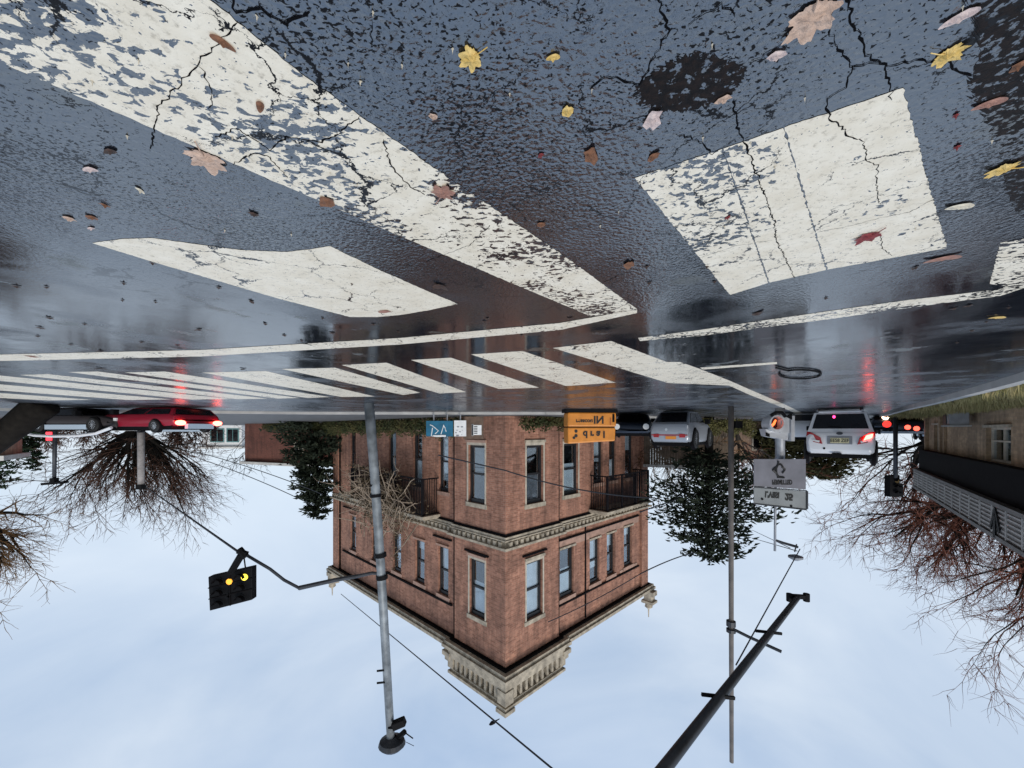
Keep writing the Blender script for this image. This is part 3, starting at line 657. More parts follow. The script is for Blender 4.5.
def conifer(label, base, height, rad, seed, m, trunk_r=.2, clear=.1, n=46, dens=70, size=.16, name='conifer_tree', taper=1.0, lens=False):
    rr = random.Random(seed); T = MB(); Cn = MB()
    T.tube([(0,0,0), (0.05,0,height*.5), (0,0,height*.97)], [trunk_r, trunk_r*.6, .03], 9)
    for i in range(n):
        t = clear + (1-clear) * ((i + rr.random()) / n); z = height * t; L = rad * (1 - t*.86)**taper * rr.uniform(.6, 1.15) * min(1, (t-clear)*9 + .55); a = i*2.4 + rr.uniform(-.4,.4)
        if lens: u_ = (t-clear)/(1-clear); L = rad * (.45 + .55*math.sin(3.14*min(1, u_*.92))) * (1 - .45*u_**4) * rr.uniform(.6, 1.1)
        d = Vector((math.cos(a), math.sin(a), 0)); pts = [Vector((0,0,z)) + d*L*k/4 + Vector((0,0,-L*.28*math.sin(k/4*2.2) + (.14*L*(k/4)**2))) for k in range(5)]
        T.tube(pts, [.05*height/8, .04*height/8, .03*height/8, .02*height/8, .01], 4, cap=False)
        for _ in range(int(dens * L / rad * 1.4) + 12):
            f = rr.random() ** .7; p = pts[0].lerp(pts[4], f); p = p + Vector((rr.gauss(0,.14*L+.04), rr.gauss(0,.14*L+.04), rr.gauss(-.05,.07*L)))
            ax = (d*.8 + Vector((rr.gauss(0,.5), rr.gauss(0,.5), rr.gauss(-.25,.35)))).normalized(); s = size*rr.uniform(.6,1.4); o = ax.orthogonal().normalized(); o2 = ax.cross(o)
            for w_ in (o, o2): Cn.face([p - w_*s*.22, p + ax*s*.4 - w_*s*.2, p + ax*s*1.2, p + ax*s*.4 + w_*s*.2])
    e = empty(name, base, label=label, cat='tree'); T.build('trunk', M_BARK_DK, e, smooth=True); Cn.build('crown', m, e); return e

# tree standing across the side street, fan-shaped
bare_tree('wide fan-shaped bare tree behind the red car, dark at its heart', wp(138, 34) + Vector((0,0,0)), .7, 7.9, 4.0, 11, M_BARK_DK, M_TWIG_BR, r0=.3, n1=24, n2=6, n3=6, n4=5, wig=.1, twig_r=.015, up1=1.2)
# near left tree
t = bare_tree('leaning dark tree whose bare crown fills the left edge of the photo', wp(44, 12.2), 3.6, 6.9, 3.2, 21, M_BARK_DK, M_TWIG_OL, r0=.30, lean=(4.3,-.3), n1=14, n2=7, n3=7, n4=7, twig_r=.0085)
bare_tree('big reddish bare tree spreading behind the low grey brick building', wp(1008, 24), 5.0, 12.9, 6.6, 31, M_BARK_DK, M_TWIG_RD, r0=.42, n1=14, n2=8, n3=7, n4=7, twig_r=.013)
bare_tree('bare red-twigged tree rising behind the small traffic signal on its black pole', wp(925, 34), 2.0, 13, 6, 32, M_BARK_DK, M_TWIG_RD, r0=.25, n1=13, n2=7, n3=6, n4=4, twig_r=.022)
bare_tree('olive bare shrub tree at the right end of the brick building', wp(668, 31), .8, 6, 3.4, 41, M_BARK, M_TWIG_OL, r0=.14, n1=10, n2=5, n3=5, n4=3, twig_r=.018)
bare_tree('small pale bare tree in the gap beside the teal-windowed house', wp(256, 48), 1.0, 6, 3.2, 42, M_BARK, M_TWIG_GR, r0=.14, n1=8, n2=5, n3=4, n4=2, twig_r=.025)
bare_tree('reddish bare tree twining behind the dark spruce beside the tan house', wp(738, 33), 2.0, 7.5, 4.2, 43, M_BARK, M_TWIG_RD, r0=.16, n1=8, n2=5, n3=5, n4=3, twig_r=.018)
for i, (px, lab) in enumerate(((30, 'brown brushwood clump nearest the leaning trunk'), (88, 'brown brushwood clump behind the thin T-shaped lamp post'), (182, 'brown brushwood clump behind the red car, right of the fan-shaped tree'))):
    bare_tree(lab, wp(px, 44), .3, 3.6, 4.6, 60 + i, M_BARK_DK, M_TWIG_BR, r0=.14, n1=12, n2=6, n3=5, n4=3, twig_r=.03, cat='shrub', wig=.25)
conifer('dark spruce with a clear trunk standing right of the brick building', wp(709, 25), 9.0, 3.5, 5, M_NEEDLE, .3, .24, 60, 74, .30, 'spruce_tree', .42, True)
conifer('black-green conifer hugging the left end of the brick building', wp(316, 34), 8.4, 2.9, 6, M_NEEDLE, .25, .04, 60, 120, .33, 'conifer_tree', .7)
conifer('yellowish-green cypress behind the white car', wp(818, 36), 5.2, 4.6, 7, M_NEEDLE2, .2, .02, 60, 120, .36, 'cypress_tree', .6)
conifer('olive-green cypress between the tan house and the grey sign', wp(775, 37), 4.6, 2.6, 8, M_NEEDLE2, .2, .02, 40, 60, .3, 'cypress_tree', .6)
conifer('blue-green fir at the left edge behind the dark leaning trunk', wp(-5, 30), 5.4, 2.6, 9, M_GREEN, .2, .02, 40, 70, .25, 'fir_tree', .7)
conifer('slim blue-green fir just left of the thin T-shaped lamp post', wp(33, 33), 4.2, .8, 10, M_GREEN, .12, .02, 36, 40, .22, 'fir_tree', .5)

# dead vine hanging over the left balcony
rr = random.Random(17); V = MB(); Vl = MB()
vroot = empty('dead_vine', bld.location, bld.rotation_euler.z, label='tangle of dead pale vine stems draped over the left-hand balcony', cat='climbing plant')
for i in range(230):
    p = Vector((rr.gauss(10.6,2.3), -1.25 + rr.uniform(-.25,.25), rr.gauss(5.3,.85))); d = Vector((rr.gauss(0,.7), rr.gauss(-.15,.3), rr.gauss(.25,.7))).normalized(); pts = [p.copy()]; L = rr.uniform(.6,2.6)
    for k in range(6):
        d = (d + Vector((rr.gauss(0,.28), rr.gauss(0,.2), rr.gauss(-.04,.28)))).normalized(); p = p + d*L/6
        p.y = min(p.y, -.1); pts.append(p.copy())
    r_ = rr.uniform(.014,.04); V.tube(pts, [r_]*4 + [r_*.7, r_*.5, r_*.3], 5)
for i in range(420):
    leaf_cloud(Vl, (rr.gauss(11.2,1.9), -1.0 + rr.gauss(0,.25), rr.gauss(5.2,1.0)), (.3,.2,.3), 8, .10, rr)
for i in range(60): leaf_cloud(Vl, (10.1 + rr.gauss(0,.3), -.2, rr.uniform(5,10)), (.3,.15,.3), 10, .08, rr)
V.build('stem', mat('dead_vine_stem', (.30,.235,.175), .9, noise=.3), vroot); Vl.build('foliage', mat('dead_vine_leaf', (.05,.04,.02), .9, col2=(.17,.12,.07), nscale=2), vroot)

# ------------------------------------------------------------------ low grey brick building on the right
W2 = Vector((-22.2, 21.4, 0)); wd = Vector((.612, -.791, 0)); 
rb = empty('brick_shop', W2, math.atan2(wd.y, wd.x), label='low grey-brown brick building with a slatted sign band over a black soffit', cat='building')
LW = 20.0   # local x runs towards us, local +y points to the road
holes = [(1.7,3.1,.55,1.78), (9.7,12.0,.72,1.84)]
b = MB()
ss = [0, 1.7, 3.1, 9.7, 12.0, LW]
P3 = lambda s, z, d=0: (s, d, z)
zs = sorted({0, .55, .72, 1.78, 1.84, 3.9})
for i in range(len(ss)-1):
    for j in range(len(zs)-1):
        cs, cz = (ss[i]+ss[i+1])/2, (zs[j]+zs[j+1])/2
        if any(h[0]<cs<h[1] and h[2]<cz<h[3] for h in holes): continue
        b.face([P3(ss[i+1],zs[j]), P3(ss[i],zs[j]), P3(ss[i],zs[j+1]), P3(ss[i+1],zs[j+1])])
for u0,u1,v0,v1 in holes:
    c = [(u0,v0),(u1,v0),(u1,v1),(u0,v1)]
    for k in range(4): p, q = c[k], c[(k+1)%4]; b.face([P3(*p), P3(*q), P3(*q,-.3), P3(*p,-.3)])
b.face([(0,0,0),(0,-9,0),(0,-9,3.9),(0,0,3.9)]); b.face([(0,-9,3.9),(LW,-9,3.9),(LW,0,3.9),(0,0,3.9)]); b.face([(0,-9,0),(LW,-9,0),(LW,-9,3.9),(0,-9,3.9)]); b.face([(LW,-9,0),(LW,0,0),(LW,0,3.9),(LW,-9,3.9)])
b.box((.25,-.02,0),(.5,.14,1.84)); b.box((3.5,-.02,0),(3.75,.14,1.84)); b.box((4.1,-.02,0),(4.3,.1,1.84))
b.build('wall', M_BRICK_GREY, rb, uv=True)
for u0,u1,v0,v1 in holes:
    b = MB(); f = .07
    b.box((u0,-.22,v0),(u0+f,-.12,v1)); b.box((u1-f,-.22,v0),(u1,-.12,v1)); b.box((u0+f,-.22,v0),(u1-f,-.12,v0+f)); b.box((u0+f,-.22,v1-f),(u1-f,-.12,v1)); b.box((u0+f,-.21,v0+.42),(u1-f,-.13,v0+.47)); b.box(((u0+u1)/2-.03,-.21,v0+f),((u0+u1)/2+.03,-.13,v1-f))
    wn = b.build('window', M_FRAMEW, rb); b = MB(); b.box((u0+f,-.18,v0+f),(u1-f,-.172,v1-f)); b.build('pane', M_GLASS, wn)
    b = MB(); b.box((u0-.3,-.5,v0-.3),(u1+.3,-.45,v1+.3)); b.build('dark_interior', M_ROOM, wn)
    b = MB(); b.box((u0+.12,-.4,v0+.1),(u0+.5,-.38,v0+.7)); b.box((u0+.6,-.4,v0+.25),(u1-.15,-.38,v0+.9)); b.build('blind', M_BLIND, wn)
    b = MB(); b.box((u0-.1,.0,v0-.09),(u1+.1,.07,v0)); b.build('sill', M_STONE, wn)
b = MB(); b.box((-.05,.003,1.86),(LW,.30,2.98)); b.build('soffit', M_DARK, rb)
b = MB(); b.box((-.3,.32,2.90),(LW,.50,3.02)); b.box((-.3,.32,3.84),(LW,.50,3.96)); b.box((-.3,.32,3.02),(LW,.44,3.84))
fa = b.build('sign_band', mat('weathered_grey_panel', (.17,.16,.15), .7, noise=.3, nscale=3), rb)
b = MB(); k = 0; x = -.3
while x < LW:
    b.box((x,.441,3.02),(x+.09,.475,3.84)); x += 1.15
for k in range(6): b.box((-.3,.441,3.08+k*.13),(LW,.462,3.13+k*.13))
b.build('slats', mat('slat_grey', (.40,.38,.355), .7, noise=.25, nscale=4), fa)
# black arrow mark on the band
b = MB()
ax = 12.75
def arrow_pt(s, z): return Vector((ax + s, .48, z))
b.prism([arrow_pt(-.42,3.66), arrow_pt(-.30,3.74), arrow_pt(.02,3.18), arrow_pt(.34,3.74), arrow_pt(.46,3.66), arrow_pt(.02,2.98)], (0,.02,0)); b.prism([arrow_pt(-.08,3.3), arrow_pt(.1,3.3), arrow_pt(.1,3.92), arrow_pt(-.08,3.92)], (0,.024,0))
b.build('arrow_mark', M_BLACK, fa)
# wall box on the verge
b = MB(); ub = W2 + wd*8.3 + Vector((.791,.612,0))*.45; ang = math.atan2(wd.y, wd.x)
ac = empty('utility_box', ub, ang, label='grey utility cabinet on the verge against the low grey brick wall', cat='utility box')
b.box((-.5,-.25,.08),(.5,.25,.62)); b.build('cabinet', mat('cabinet_grey', (.33,.33,.34), .5, noise=.2), ac, bevel=.02)
b = MB(); b.box((-.45,.252,.13),(.1,.27,.58)); b.build('door', mat('cabinet_dark', (.02,.02,.022), .5), ac)
b = MB(); b.box((-.55,-.3,.62),(.55,.3,.67)); b.build('lid', M_CONC, ac)

# ------------------------------------------------------------------ background houses and fence
def house(label, px, D, wdt, dep, hgt, m, rot, roofm, wins, name='house', winm=None):
    e = empty(name, wp(px, D), rot, label=label, cat='building')
    b = MB(); b.box((-wdt/2,0,0),(wdt/2,dep,hgt)); b.build('wall', m, e, uv=True)
    b = MB(); b.box((-wdt/2-.3,-.4,hgt),(wdt/2+.3,dep+.3,hgt+.28)); b.build('roof', roofm, e)
    for x0, x1, z0, z1 in wins:
        b = MB(); f = .14; b.box((x0-f,-.08,z0-f),(x0,.02,z1+f)); b.box((x1,-.08,z0-f),(x1+f,.02,z1+f)); b.box((x0,-.08,z0-f),(x1,.02,z0)); b.box((x0,-.08,z1),(x1,.02,z1+f)); b.box(((x0+x1)/2-.03,-.06,z0),((x0+x1)/2+.03,.0,z1))
        wn = b.build('window', winm or M_FRAMEW, e); b = MB(); b.box((x0,-.03,z0),(x1,-.015,z1)); b.build('pane', M_CARGLASS, wn)
    return e
M_ROOFW = mat('pale_roof_edge', (.6,.58,.54), .7, noise=.15); M_WHITEP = mat('white_paint', (.75,.75,.74), .5, noise=.08)
house('tan brick house with a white-framed window behind the spruce', 728, 38, 9.0, 7, 3.6, M_BRICK_TAN, R(10), M_ROOFW, [(-3.6,-2.2,.9,2.6),(.2,1.2,.3,1.4)])
house('white house with dark teal windows in the gap left of the brick building', 222, 60, 5.6, 6, 3.3, M_WHITEP, R(-5), M_ROOFW, [(-2.3,-.8,.7,2.5),(-.2,1.5,.7,2.5)], winm=mat('teal_paint', (.12,.25,.25), .5))
house('long dark red brick block behind the black-green conifer', 276, 43, 10, 8, 4.3, M_BRICK_FAR, math.atan2(A_DIR.y, A_DIR.x) - math.pi/2 + R(68), M_ROOFW, [(-4,-2.9,2.2,3.2)], name='brick_block')
house('low tan wall building at the very left edge of the photo', -62, 22, 4.2, 4, 2.3, M_BRICK_TAN, R(-38), M_ROOFW, [(-1.2,-.3,.7,1.6)], name='brick_outbuilding')
b = MB(); fp = wp(676, 29); fe = empty('board_fence', fp, label='brown weathered board fence with a pale capping behind the silver hatchback', cat='fence', rz=R(22))
x = -3.6
fr = random.Random(5)
while x < 2.6: b.box((x,0 + fr.uniform(0,.02),.1),(x+.17,.05,3.35)); x += .185
b.build('boards', mat('fence_wood', (.14,.105,.075), .85, noise=.4, nscale=2), fe); b = MB(); b.box((-3.7,-.1,3.35),(2.7,.15,3.55)); b.build('capping', M_ROOFW, fe)
b = MB()
for x in (-3.5,-.5,2.5): b.box((x-.06,.06,0),(x+.06,.18,3.34))
b.build('post', MAT['fence_wood'], fe)
hedge(wp(690, 24) + Vector((-.0,0,KZ)), (-1,.25,0), 4.6, .95, .5, 'yellow-green clipped hedge between the spruce trunk and the grey pole', mat('yellow_hedge', (.07,.07,.02), .8, col2=(.15,.13,.04), nscale=2), 9)

# ------------------------------------------------------------------ vehicles (in the photo they hang the right way up, so their roofs meet the road)
def arch(pts, k): return pts
def wheel_parts(root, x, y, r, s, H, side):
    b = MB(); n = 22; prof = [(-.10,.62),(-.11,.9),(-.075,1),(.075,1),(.11,.9),(.10,.62)]
    zc = r - H
    for i in range(len(prof)-1):
        (o0,r0),(o1,r1) = prof[i], prof[i+1]
        for k in range(n):
            t0, t1 = 6.2832*k/n, 6.2832*(k+1)/n
            b.face([(x+math.cos(t0)*r*r0, y+o0*s, zc+math.sin(t0)*r*r0), (x+math.cos(t1)*r*r0, y+o0*s, zc+math.sin(t1)*r*r0), (x+math.cos(t1)*r*r1, y+o1*s, zc+math.sin(t1)*r*r1), (x+math.cos(t0)*r*r1, y+o1*s, zc+math.sin(t0)*r*r1)])
    w_ = b.build('wheel', M_TYRE, root, smooth=True)
    b = MB(); yo = y + side*.085*s
    for k in range(10):
        t0, t1 = 6.2832*k/10 - .16, 6.2832*k/10 + .16
        b.face([(x+math.cos(t0)*r*.12, yo, zc+math.sin(t0)*r*.12), (x+math.cos(t0)*r*.6, yo-side*.01, zc+math.sin(t0)*r*.6), (x+math.cos(t1)*r*.6, yo-side*.01, zc+math.sin(t1)*r*.6), (x+math.cos(t1)*r*.12, yo, zc+math.sin(t1)*r*.12)])
    for k in range(n):
        t0, t1 = 6.2832*k/n, 6.2832*(k+1)/n
        b.face([(x+math.cos(t0)*r*.54, yo, zc+math.sin(t0)*r*.54), (x+math.cos(t1)*r*.54, yo, zc+math.sin(t1)*r*.54), (x+math.cos(t1)*r*.68, yo, zc+math.sin(t1)*r*.68), (x+math.cos(t0)*r*.68, yo, zc+math.sin(t0)*r*.68)])
    b.disc((x, yo+side*.004, zc), (0,side,0), r*.16, 10)
    b.build('rim', M_RIM, w_)
    b = MB(); b.disc((x, y - side*.02, zc), (0,side,0), r*.6, 20); b.build('wheel_disc', M_DARK, w_)
def car(name, label, loc, fwd, paint, L=4.4, W=1.8, H=1.5, belt=.95, ground=.2, gh=(-.42,.22,-.36,.08), hood=.86, wr=.32, axles=(-.30,.31), rear_h=None, tail=None, boot=None):
    """local x forward, z=0 at the roof, -H at the tyres. gh: greenhouse base rear/front, top rear/front as fractions of L"""
    f = Vector(fwd).normalized(); upv = Vector((0,0,-1)); left = upv.cross(f)
    root = empty(name, loc, label=label, cat='car', group=None)
    root.rotation_euler = Matrix((f, left, upv)).transposed().to_euler()
    # body: sections along x
    hw = W/2; rear = rear_h or belt
    st = [(-.5, .90, ground+.16, rear-.16), (-.485, .95, ground+.06, rear-.05), (-.44, .985, ground, rear), (-.3, 1, ground-.02, belt), (0, 1, ground-.02, belt), (.22, 1, ground-.02, belt-.02), (.33, .985, ground, hood+.03), (.44, .95, ground+.02, hood-.05), (.485, .87, ground+.08, hood-.16), (.5, .78, ground+.16, hood-.28)]
    b = MB(); rings = []
    for x, k, z0, z1 in st:
        w_ = hw*k; zm = z0 + (z1-z0)*.5
        half = [(w_*.86, z0), (w_*.97, z0+.10), (w_*1.0, zm), (w_*.985, z1-.12), (w_*.93, z1-.02), (w_*.84, z1+.015)]
        ring = [(x*L, y, z-H) for y, z in half] + [(x*L, -y, z-H) for y, z in reversed(half)]
        rings.append(ring)
    n = len(rings[0]); base = len(b.v)
    for r_ in rings: b.v += r_
    for i in range(len(rings)-1):
        for k in range(n):
            a, c = base+i*n+k, base+i*n+(k+1)%n; b.f.append((a, a+n, c+n, c)); b.m.append(0)
    b.f.append(tuple(base+k for k in range(n))); b.m.append(0); b.f.append(tuple(base+(len(rings)-1)*n+k for k in reversed(range(n)))); b.m.append(0)
    # greenhouse
    xb0, xb1, xt0, xt1 = [q*L for q in gh]; wb, wt = hw*.93, hw*.74; zb = belt-.05-H; zt = -.03
    xm = (xt0+xt1)/2
    lo = [(xb0,-wb,zb),(xb0,wb,zb),(xb1,wb,zb),(xb1,-wb,zb)]; hi = [(xt0,-wt,zt-.05),(xt0,wt,zt-.05),(xt1,wt,zt-.04),(xt1,-wt,zt-.04)]
    crown = [(xt0+.12*L*.3,-wt*.8,zt),(xt0+.12*L*.3,wt*.8,zt),(xt1-.1,wt*.8,zt+.0),(xt1-.1,-wt*.8,zt)]
    i = len(b.v); b.v += lo + hi + crown
    for q in ((0,1,5,4),(1,2,6,5),(2,3,7,6),(3,0,4,7),(4,5,9,8),(5,6,10,9),(6,7,11,10),(7,4,8,11),(8,9,10,11)):
        b.f.append(tuple(i+k for k in q)); b.m.append(0)
    body = b.build('body', paint, root, smooth=True, bevel=.035, seg=2)
    # glass, inset on each greenhouse face
    def inset(q, e0, e1, t0, t1, off):
        """quad q = bottom0,bottom1,top1,top0; trimmed by fractions, lifted outwards"""
        q = [Vector(p) for p in q]; B = lambda u, v_: (q[0].lerp(q[1], u)).lerp(q[3].lerp(q[2], u), v_)
        nrm = (q[1]-q[0]).cross(q[3]-q[0]).normalized(); return [B(e0,t0)+nrm*off, B(e1,t0)+nrm*off, B(e1,t1)+nrm*off, B(e0,t1)+nrm*off], nrm
    def glass(q, e0, e1, t0, t1, nm):
        p, nrm = inset(q, e0, e1, t0, t1, .012); g_ = MB(); g_.prism([x - nrm*.006 for x in p], nrm*.012)
        # rounded corners through bevel
        return g_.build(nm, M_CARGLASS, root, bevel=.004)
    qr = [lo[1],lo[0],hi[0],hi[1]]; qf = [lo[3],lo[2],hi[2],hi[3]]
    glass(qr, .06, .94, .16, .93, 'rear_window'); glass(qf, .05, .95, .12, .95, 'windscreen')
    for q in ([lo[2],lo[1],hi[1],hi[2]], [lo[0],lo[3],hi[3],hi[0]]):
        glass(q, .05, .48, .16, .9, 'side_window'); glass(q, .52, .95, .16, .9, 'side_window')
    for ax in axles:
        for s in (1,-1):
            g_ = MB(); n_ = 20; zc = wr - H
            g_.prism([(ax*L+math.cos(6.2832*k/n_)*wr*1.16, s*(hw-.1), zc+math.sin(6.2832*k/n_)*wr*1.16) for k in range(n_)], (0, s*.108, 0)); g_.build('wheel_arch', M_DARK, root)
            wheel_parts(root, ax*L, s*(hw-.04), wr, 1.0, H, s)
    for s in (1,-1):
        g_ = MB(); g_.box((gh[1]*L-.16, s*(hw*.93)-.02 if s>0 else -hw*.93-.18, belt-.02-H),(gh[1]*L-.02, hw*.93+.18 if s>0 else -hw*.93+.02, belt+.15-H)); g_.build('mirror', M_BLACK, root, bevel=.02)
    g_ = MB(); g_.box((-.46*L,-hw*.9,ground-.09-H),(.45*L,hw*.9,ground+.04-H)); g_.build('underbody', M_BLACK, root)
    return root
def quadlamp(root, pts, off, m, name):
    b = MB(); b.prism(pts, off); return b.build(name, m, root, bevel=.008)

M_WHITECAR = mat('white_car_paint', (.72,.72,.73), .25, spec=.6); M_SILVER = mat('silver_car_paint', (.34,.36,.39), .28, .35); M_GREYCAR = mat('charcoal_car_paint', (.040,.034,.035), .4, 0, spec=.25)
M_REDCAR = mat('crimson_car_paint', (.24,.008,.022), .3); M_DKCAR = mat('dark_blue_car_paint', (.02,.026,.04), .25); M_PALECAR = mat('pale_blue_car_paint', (.45,.55,.65), .3)
M_PLATE = mat('cream_plate', (.62,.56,.34), .5); M_PLATE_O = mat('orange_plate', (.75,.26,.03), .5); M_INK = mat('black_ink', (.01,.01,.01), .6)

# white estate car ahead of us
suvp = wp(839, 16.0) + Vector((0,0,.004)); SUVH = 1.62
suv = car('parked_car', 'white estate car seen square from behind with one brake lamp glowing', suvp, ROAD, M_WHITECAR, L=4.7, W=2.06, H=SUVH, belt=1.02, ground=.28, gh=(-.495,.22,-.455,.05), hood=.95, wr=.36, rear_h=1.02)
xr = -2.35
b = MB(); b.box((xr-.025,-.36,.60-SUVH),(xr+.05,.36,.84-SUVH)); b.build('plate_recess', MAT['galvanised_steel'], suv, bevel=.01)
b = MB(); b.box((xr-.045,-.27,.635-SUVH),(xr-.02,.27,.79-SUVH)); pl = b.build('number_plate', M_PLATE, suv)
carR = Matrix(((0,0,-1,0),(-1,0,0,0),(0,1,0,0),(0,0,0,1)))     # text plane facing backwards (-x), up = +z
text_mesh('EES8 ZEF', .14, M_INK, pl, Matrix.Translation((xr-.047,0,.71-SUVH)) @ carR, bold=.002)
b = MB(); n = 14; b.prism([(xr-.02, math.cos(6.283*k/n)*.1, .925-SUVH+math.sin(6.283*k/n)*.045) for k in range(n)], (-.02,0,0)); b.build('badge', MAT['dark_painted_steel'], suv)
for s, m in ((1, M_RED),(-1, M_RED)):
    pts = [(xr-.0, s*.56, .80-SUVH), (xr-.0, s*.50, .60-SUVH), (xr+.04, s*.78, .66-SUVH), (xr+.14, s*1.0, .84-SUVH), (xr+.14, s*.98, .99-SUVH), (xr+.05, s*.84, .95-SUVH)]
    if s < 0: pts = pts[::-1]
    lamp = quadlamp(suv, pts, (-.05,0,0), m, 'tail_lamp')
    b = MB(); b.prism([(xr-.052, s*.60,.64-SUVH),(xr-.03, s*.78,.69-SUVH),(xr-.03, s*.78,.735-SUVH),(xr-.052, s*.58,.70-SUVH)], (-.006,0,0)); b.build('reversing_lens', M_WHITEP, lamp)
    if s < 0:
        b = MB(); b.prism([(xr-.05, s*.66,.72-SUVH),(xr-.02, s*.90,.80-SUVH),(xr-.01, s*.93,.92-SUVH),(xr-.04, s*.74,.86-SUVH)], (-.03,0,0)); b.build('brake_lens', M_RED_HOT, lamp)
b = MB(); b.tube([(xr+.25,-.66,.0-.01),(xr+.35,-.66,.06),(xr+1.9,-.66,.06),(xr+2.0,-.66,-.01)], .025, 8); b.tube([(xr+.25,.66,.0-.01),(xr+.35,.66,.06),(xr+1.9,.66,.06),(xr+2.0,.66,-.01)], .025, 8); b.build('roof_rail', M_STEEL, suv)
suv.location.z += .08; suv.scale = (.96, .96, 1.2)
b = MB(); b.disc((xr+.12,.16,-.20), (-1,0,.1), .045, 14); b.build('high_brake_lamp', mat('pink_lamp', (.5,.02,.1), .3, emit=(1,.05,.22), estr=3), suv)
b = MB(); b.obox((xr+.005,-.05,-.50),(xr+.03,.34,-.47),.02,.02); b.build('wiper', M_BLACK, suv)
b = MB(); b.box((xr+.02,-.62,-.075),(xr+.2,.62,-.03)); b.build('spoiler', M_WHITECAR, suv, bevel=.015)
b = MB(); b.disc((xr-.012,.45,.47-SUVH), (-1,0,0), .035, 10); b.box((xr-.012,-.06,.30-SUVH),(xr+.05,.22,.34-SUVH)); b.build('tow_cover', M_DARK, suv)

# silver hatchback
HH = 1.3
ht = car('parked_car', 'silver hatchback parked at an angle beside the orange box', wp(683, 16.6), (-.62,.78,0), M_SILVER, L=3.7, W=1.5, H=HH, belt=.84, ground=.17, gh=(-.485,.22,-.31,.02), hood=.78, wr=.32, rear_h=.84)
xr = -1.85; ht.scale = (1,1,1.15)
b = MB(); b.box((xr-.03,-.26,.30-HH),(xr+.02,.12,.40-HH)); b.build('number_plate', M_PLATE_O, ht)
b = MB(); b.box((xr-.018,-.66,.42-HH),(xr+.03,.66,.455-HH)); b.build('reflector_strip', M_RED, ht)
for s in (1,-1):
    quadlamp(ht, [(xr+.01, s*.38,.36-HH),(xr+.06, s*.64,.36-HH),(xr+.06, s*.64,.48-HH),(xr+.01, s*.38,.48-HH)][::s], (-.05,0,0), M_RED, 'tail_lamp')
b = MB(); b.disc((xr-.012,.1,.62-HH), (-1,0,0), .05, 12); b.build('badge', M_RIM, ht)

# charcoal car and red car on the side street
SD = Vector((.99,.14,0))
GH = .86
gc = car('parked_car', 'charcoal car seen side on with bright spoked wheels, behind the leaning trunk', wp(92, 14.2) + Vector((0,0,0)), -SD, M_GREYCAR, L=3.6, W=1.5, H=GH, belt=.56, ground=.13, gh=(-.45,.16,-.3,.02), hood=.50, wr=.235)
b = MB()
b.box((-.82, -.78,.08-GH),(.85,-.73,.24-GH))
b.build('side_skirt', M_PALECAR, gc)
b = MB()
pts = [(-1.75,-.02-GH),(-1.2,-.12-GH),(-.4,-.15-GH),(.6,-.13-GH),(1.3,-.05-GH),(1.9,.14-GH)]
b.tube([(x, -.82, z) for x, z in pts], .05, 6)
b.build('bottom_rail', M_WHITECAR, gc)
for y in (-.6,.3):
    b = MB(); b.box((1.68,y,.36-GH),(1.80,y+.3,.46-GH)); b.build('headlight', M_WHITEP, gc)
RH = .86
rc = car('parked_car', 'crimson estate car with two glowing red lamps behind the far crosswalk', wp(158, 14.2), Vector((.985,.17,0)), M_REDCAR, L=3.4, W=1.82, H=RH, belt=.60, ground=.16, gh=(-.47,.2,-.43,.05), hood=.54, wr=.2)
for y in (-.66, .70):
    b = MB(); b.prism([(-1.72, y+math.cos(6.283*k/16)*.15, .30-RH+math.sin(6.283*k/16)*.085) for k in range(16)], (-.09,0,0)); b.build('red_lamp', M_RED_HOT, rc)
b = MB(); b.box((-1.83,-.45,.10-RH),(-1.70,.5,.27-RH)); b.build('rear_plate', M_PALECAR, rc)
b = MB(); b.box((-1.0,-.93,.0-RH),(.9,-.88,.12-RH)); b.build('side_skirt', M_PALECAR, rc)
b = MB(); b.box((1.2,-.9,.03-RH),(1.74,.9,.14-RH)); b.build('bumper', M_WHITECAR, rc)

dc = car('parked_car', 'dark blue car half hidden between the orange box and the silver hatchback', wp(634, 19.5), (.35,-.94,0), M_DKCAR, L=3.9, W=1.75, H=1.15, belt=.74, ground=.17, gh=(-.45,.22,-.36,.06), hood=.68, wr=.29)
b = MB(); 
for s in (1,-1):
    b = MB(); b.prism([(1.9, s*.62+math.cos(6.283*k/16)*.13, .5-1.15+math.sin(6.283*k/16)*.13) for k in range(16)], (.06,0,0)); b.build('headlight', M_WHITEP, dc)
vn = car('parked_van', 'small white van just left of the white estate car', wp(800, 19.5), ROAD, M_WHITECAR, L=3.9, W=1.75, H=1.35, belt=.95, ground=.2, gh=(-.48,.25,-.46,.12), hood=.85, wr=.3)
for s in (1,-1):
    quadlamp(vn, [(-1.95, s*.62,.6-1.35),(-1.95, s*.8,.6-1.35),(-1.95, s*.8,.85-1.35),(-1.95, s*.62,.85-1.35)][::s], (-.04,0,0), M_RED, 'tail_lamp')
mat('far_red', (.6,.02,.02), .3, emit=(1,.08,.05), estr=3)
fc = car('parked_car', 'distant dark car with three red lamps behind the signal pole on the right', wp(898, 24), ROAD, M_DKCAR, L=4.2, W=1.9, H=1.0, belt=.72, ground=.12, gh=(-.45,.22,-.36,.06), hood=.62, wr=.28)
for y, z in ((.62,.35),(-.2,.35),(-.55,.28)):
    b = MB(); b.disc((-2.13, y, z-1.0), (-1,0,0), .13, 14); b.build('red_lamp', MAT['far_red'], fc)
b = MB(); b.box((-2.15,-.9,.0-1.0),(-2.0,.9,.13-1.0)); b.build('bumper', M_PALECAR, fc)
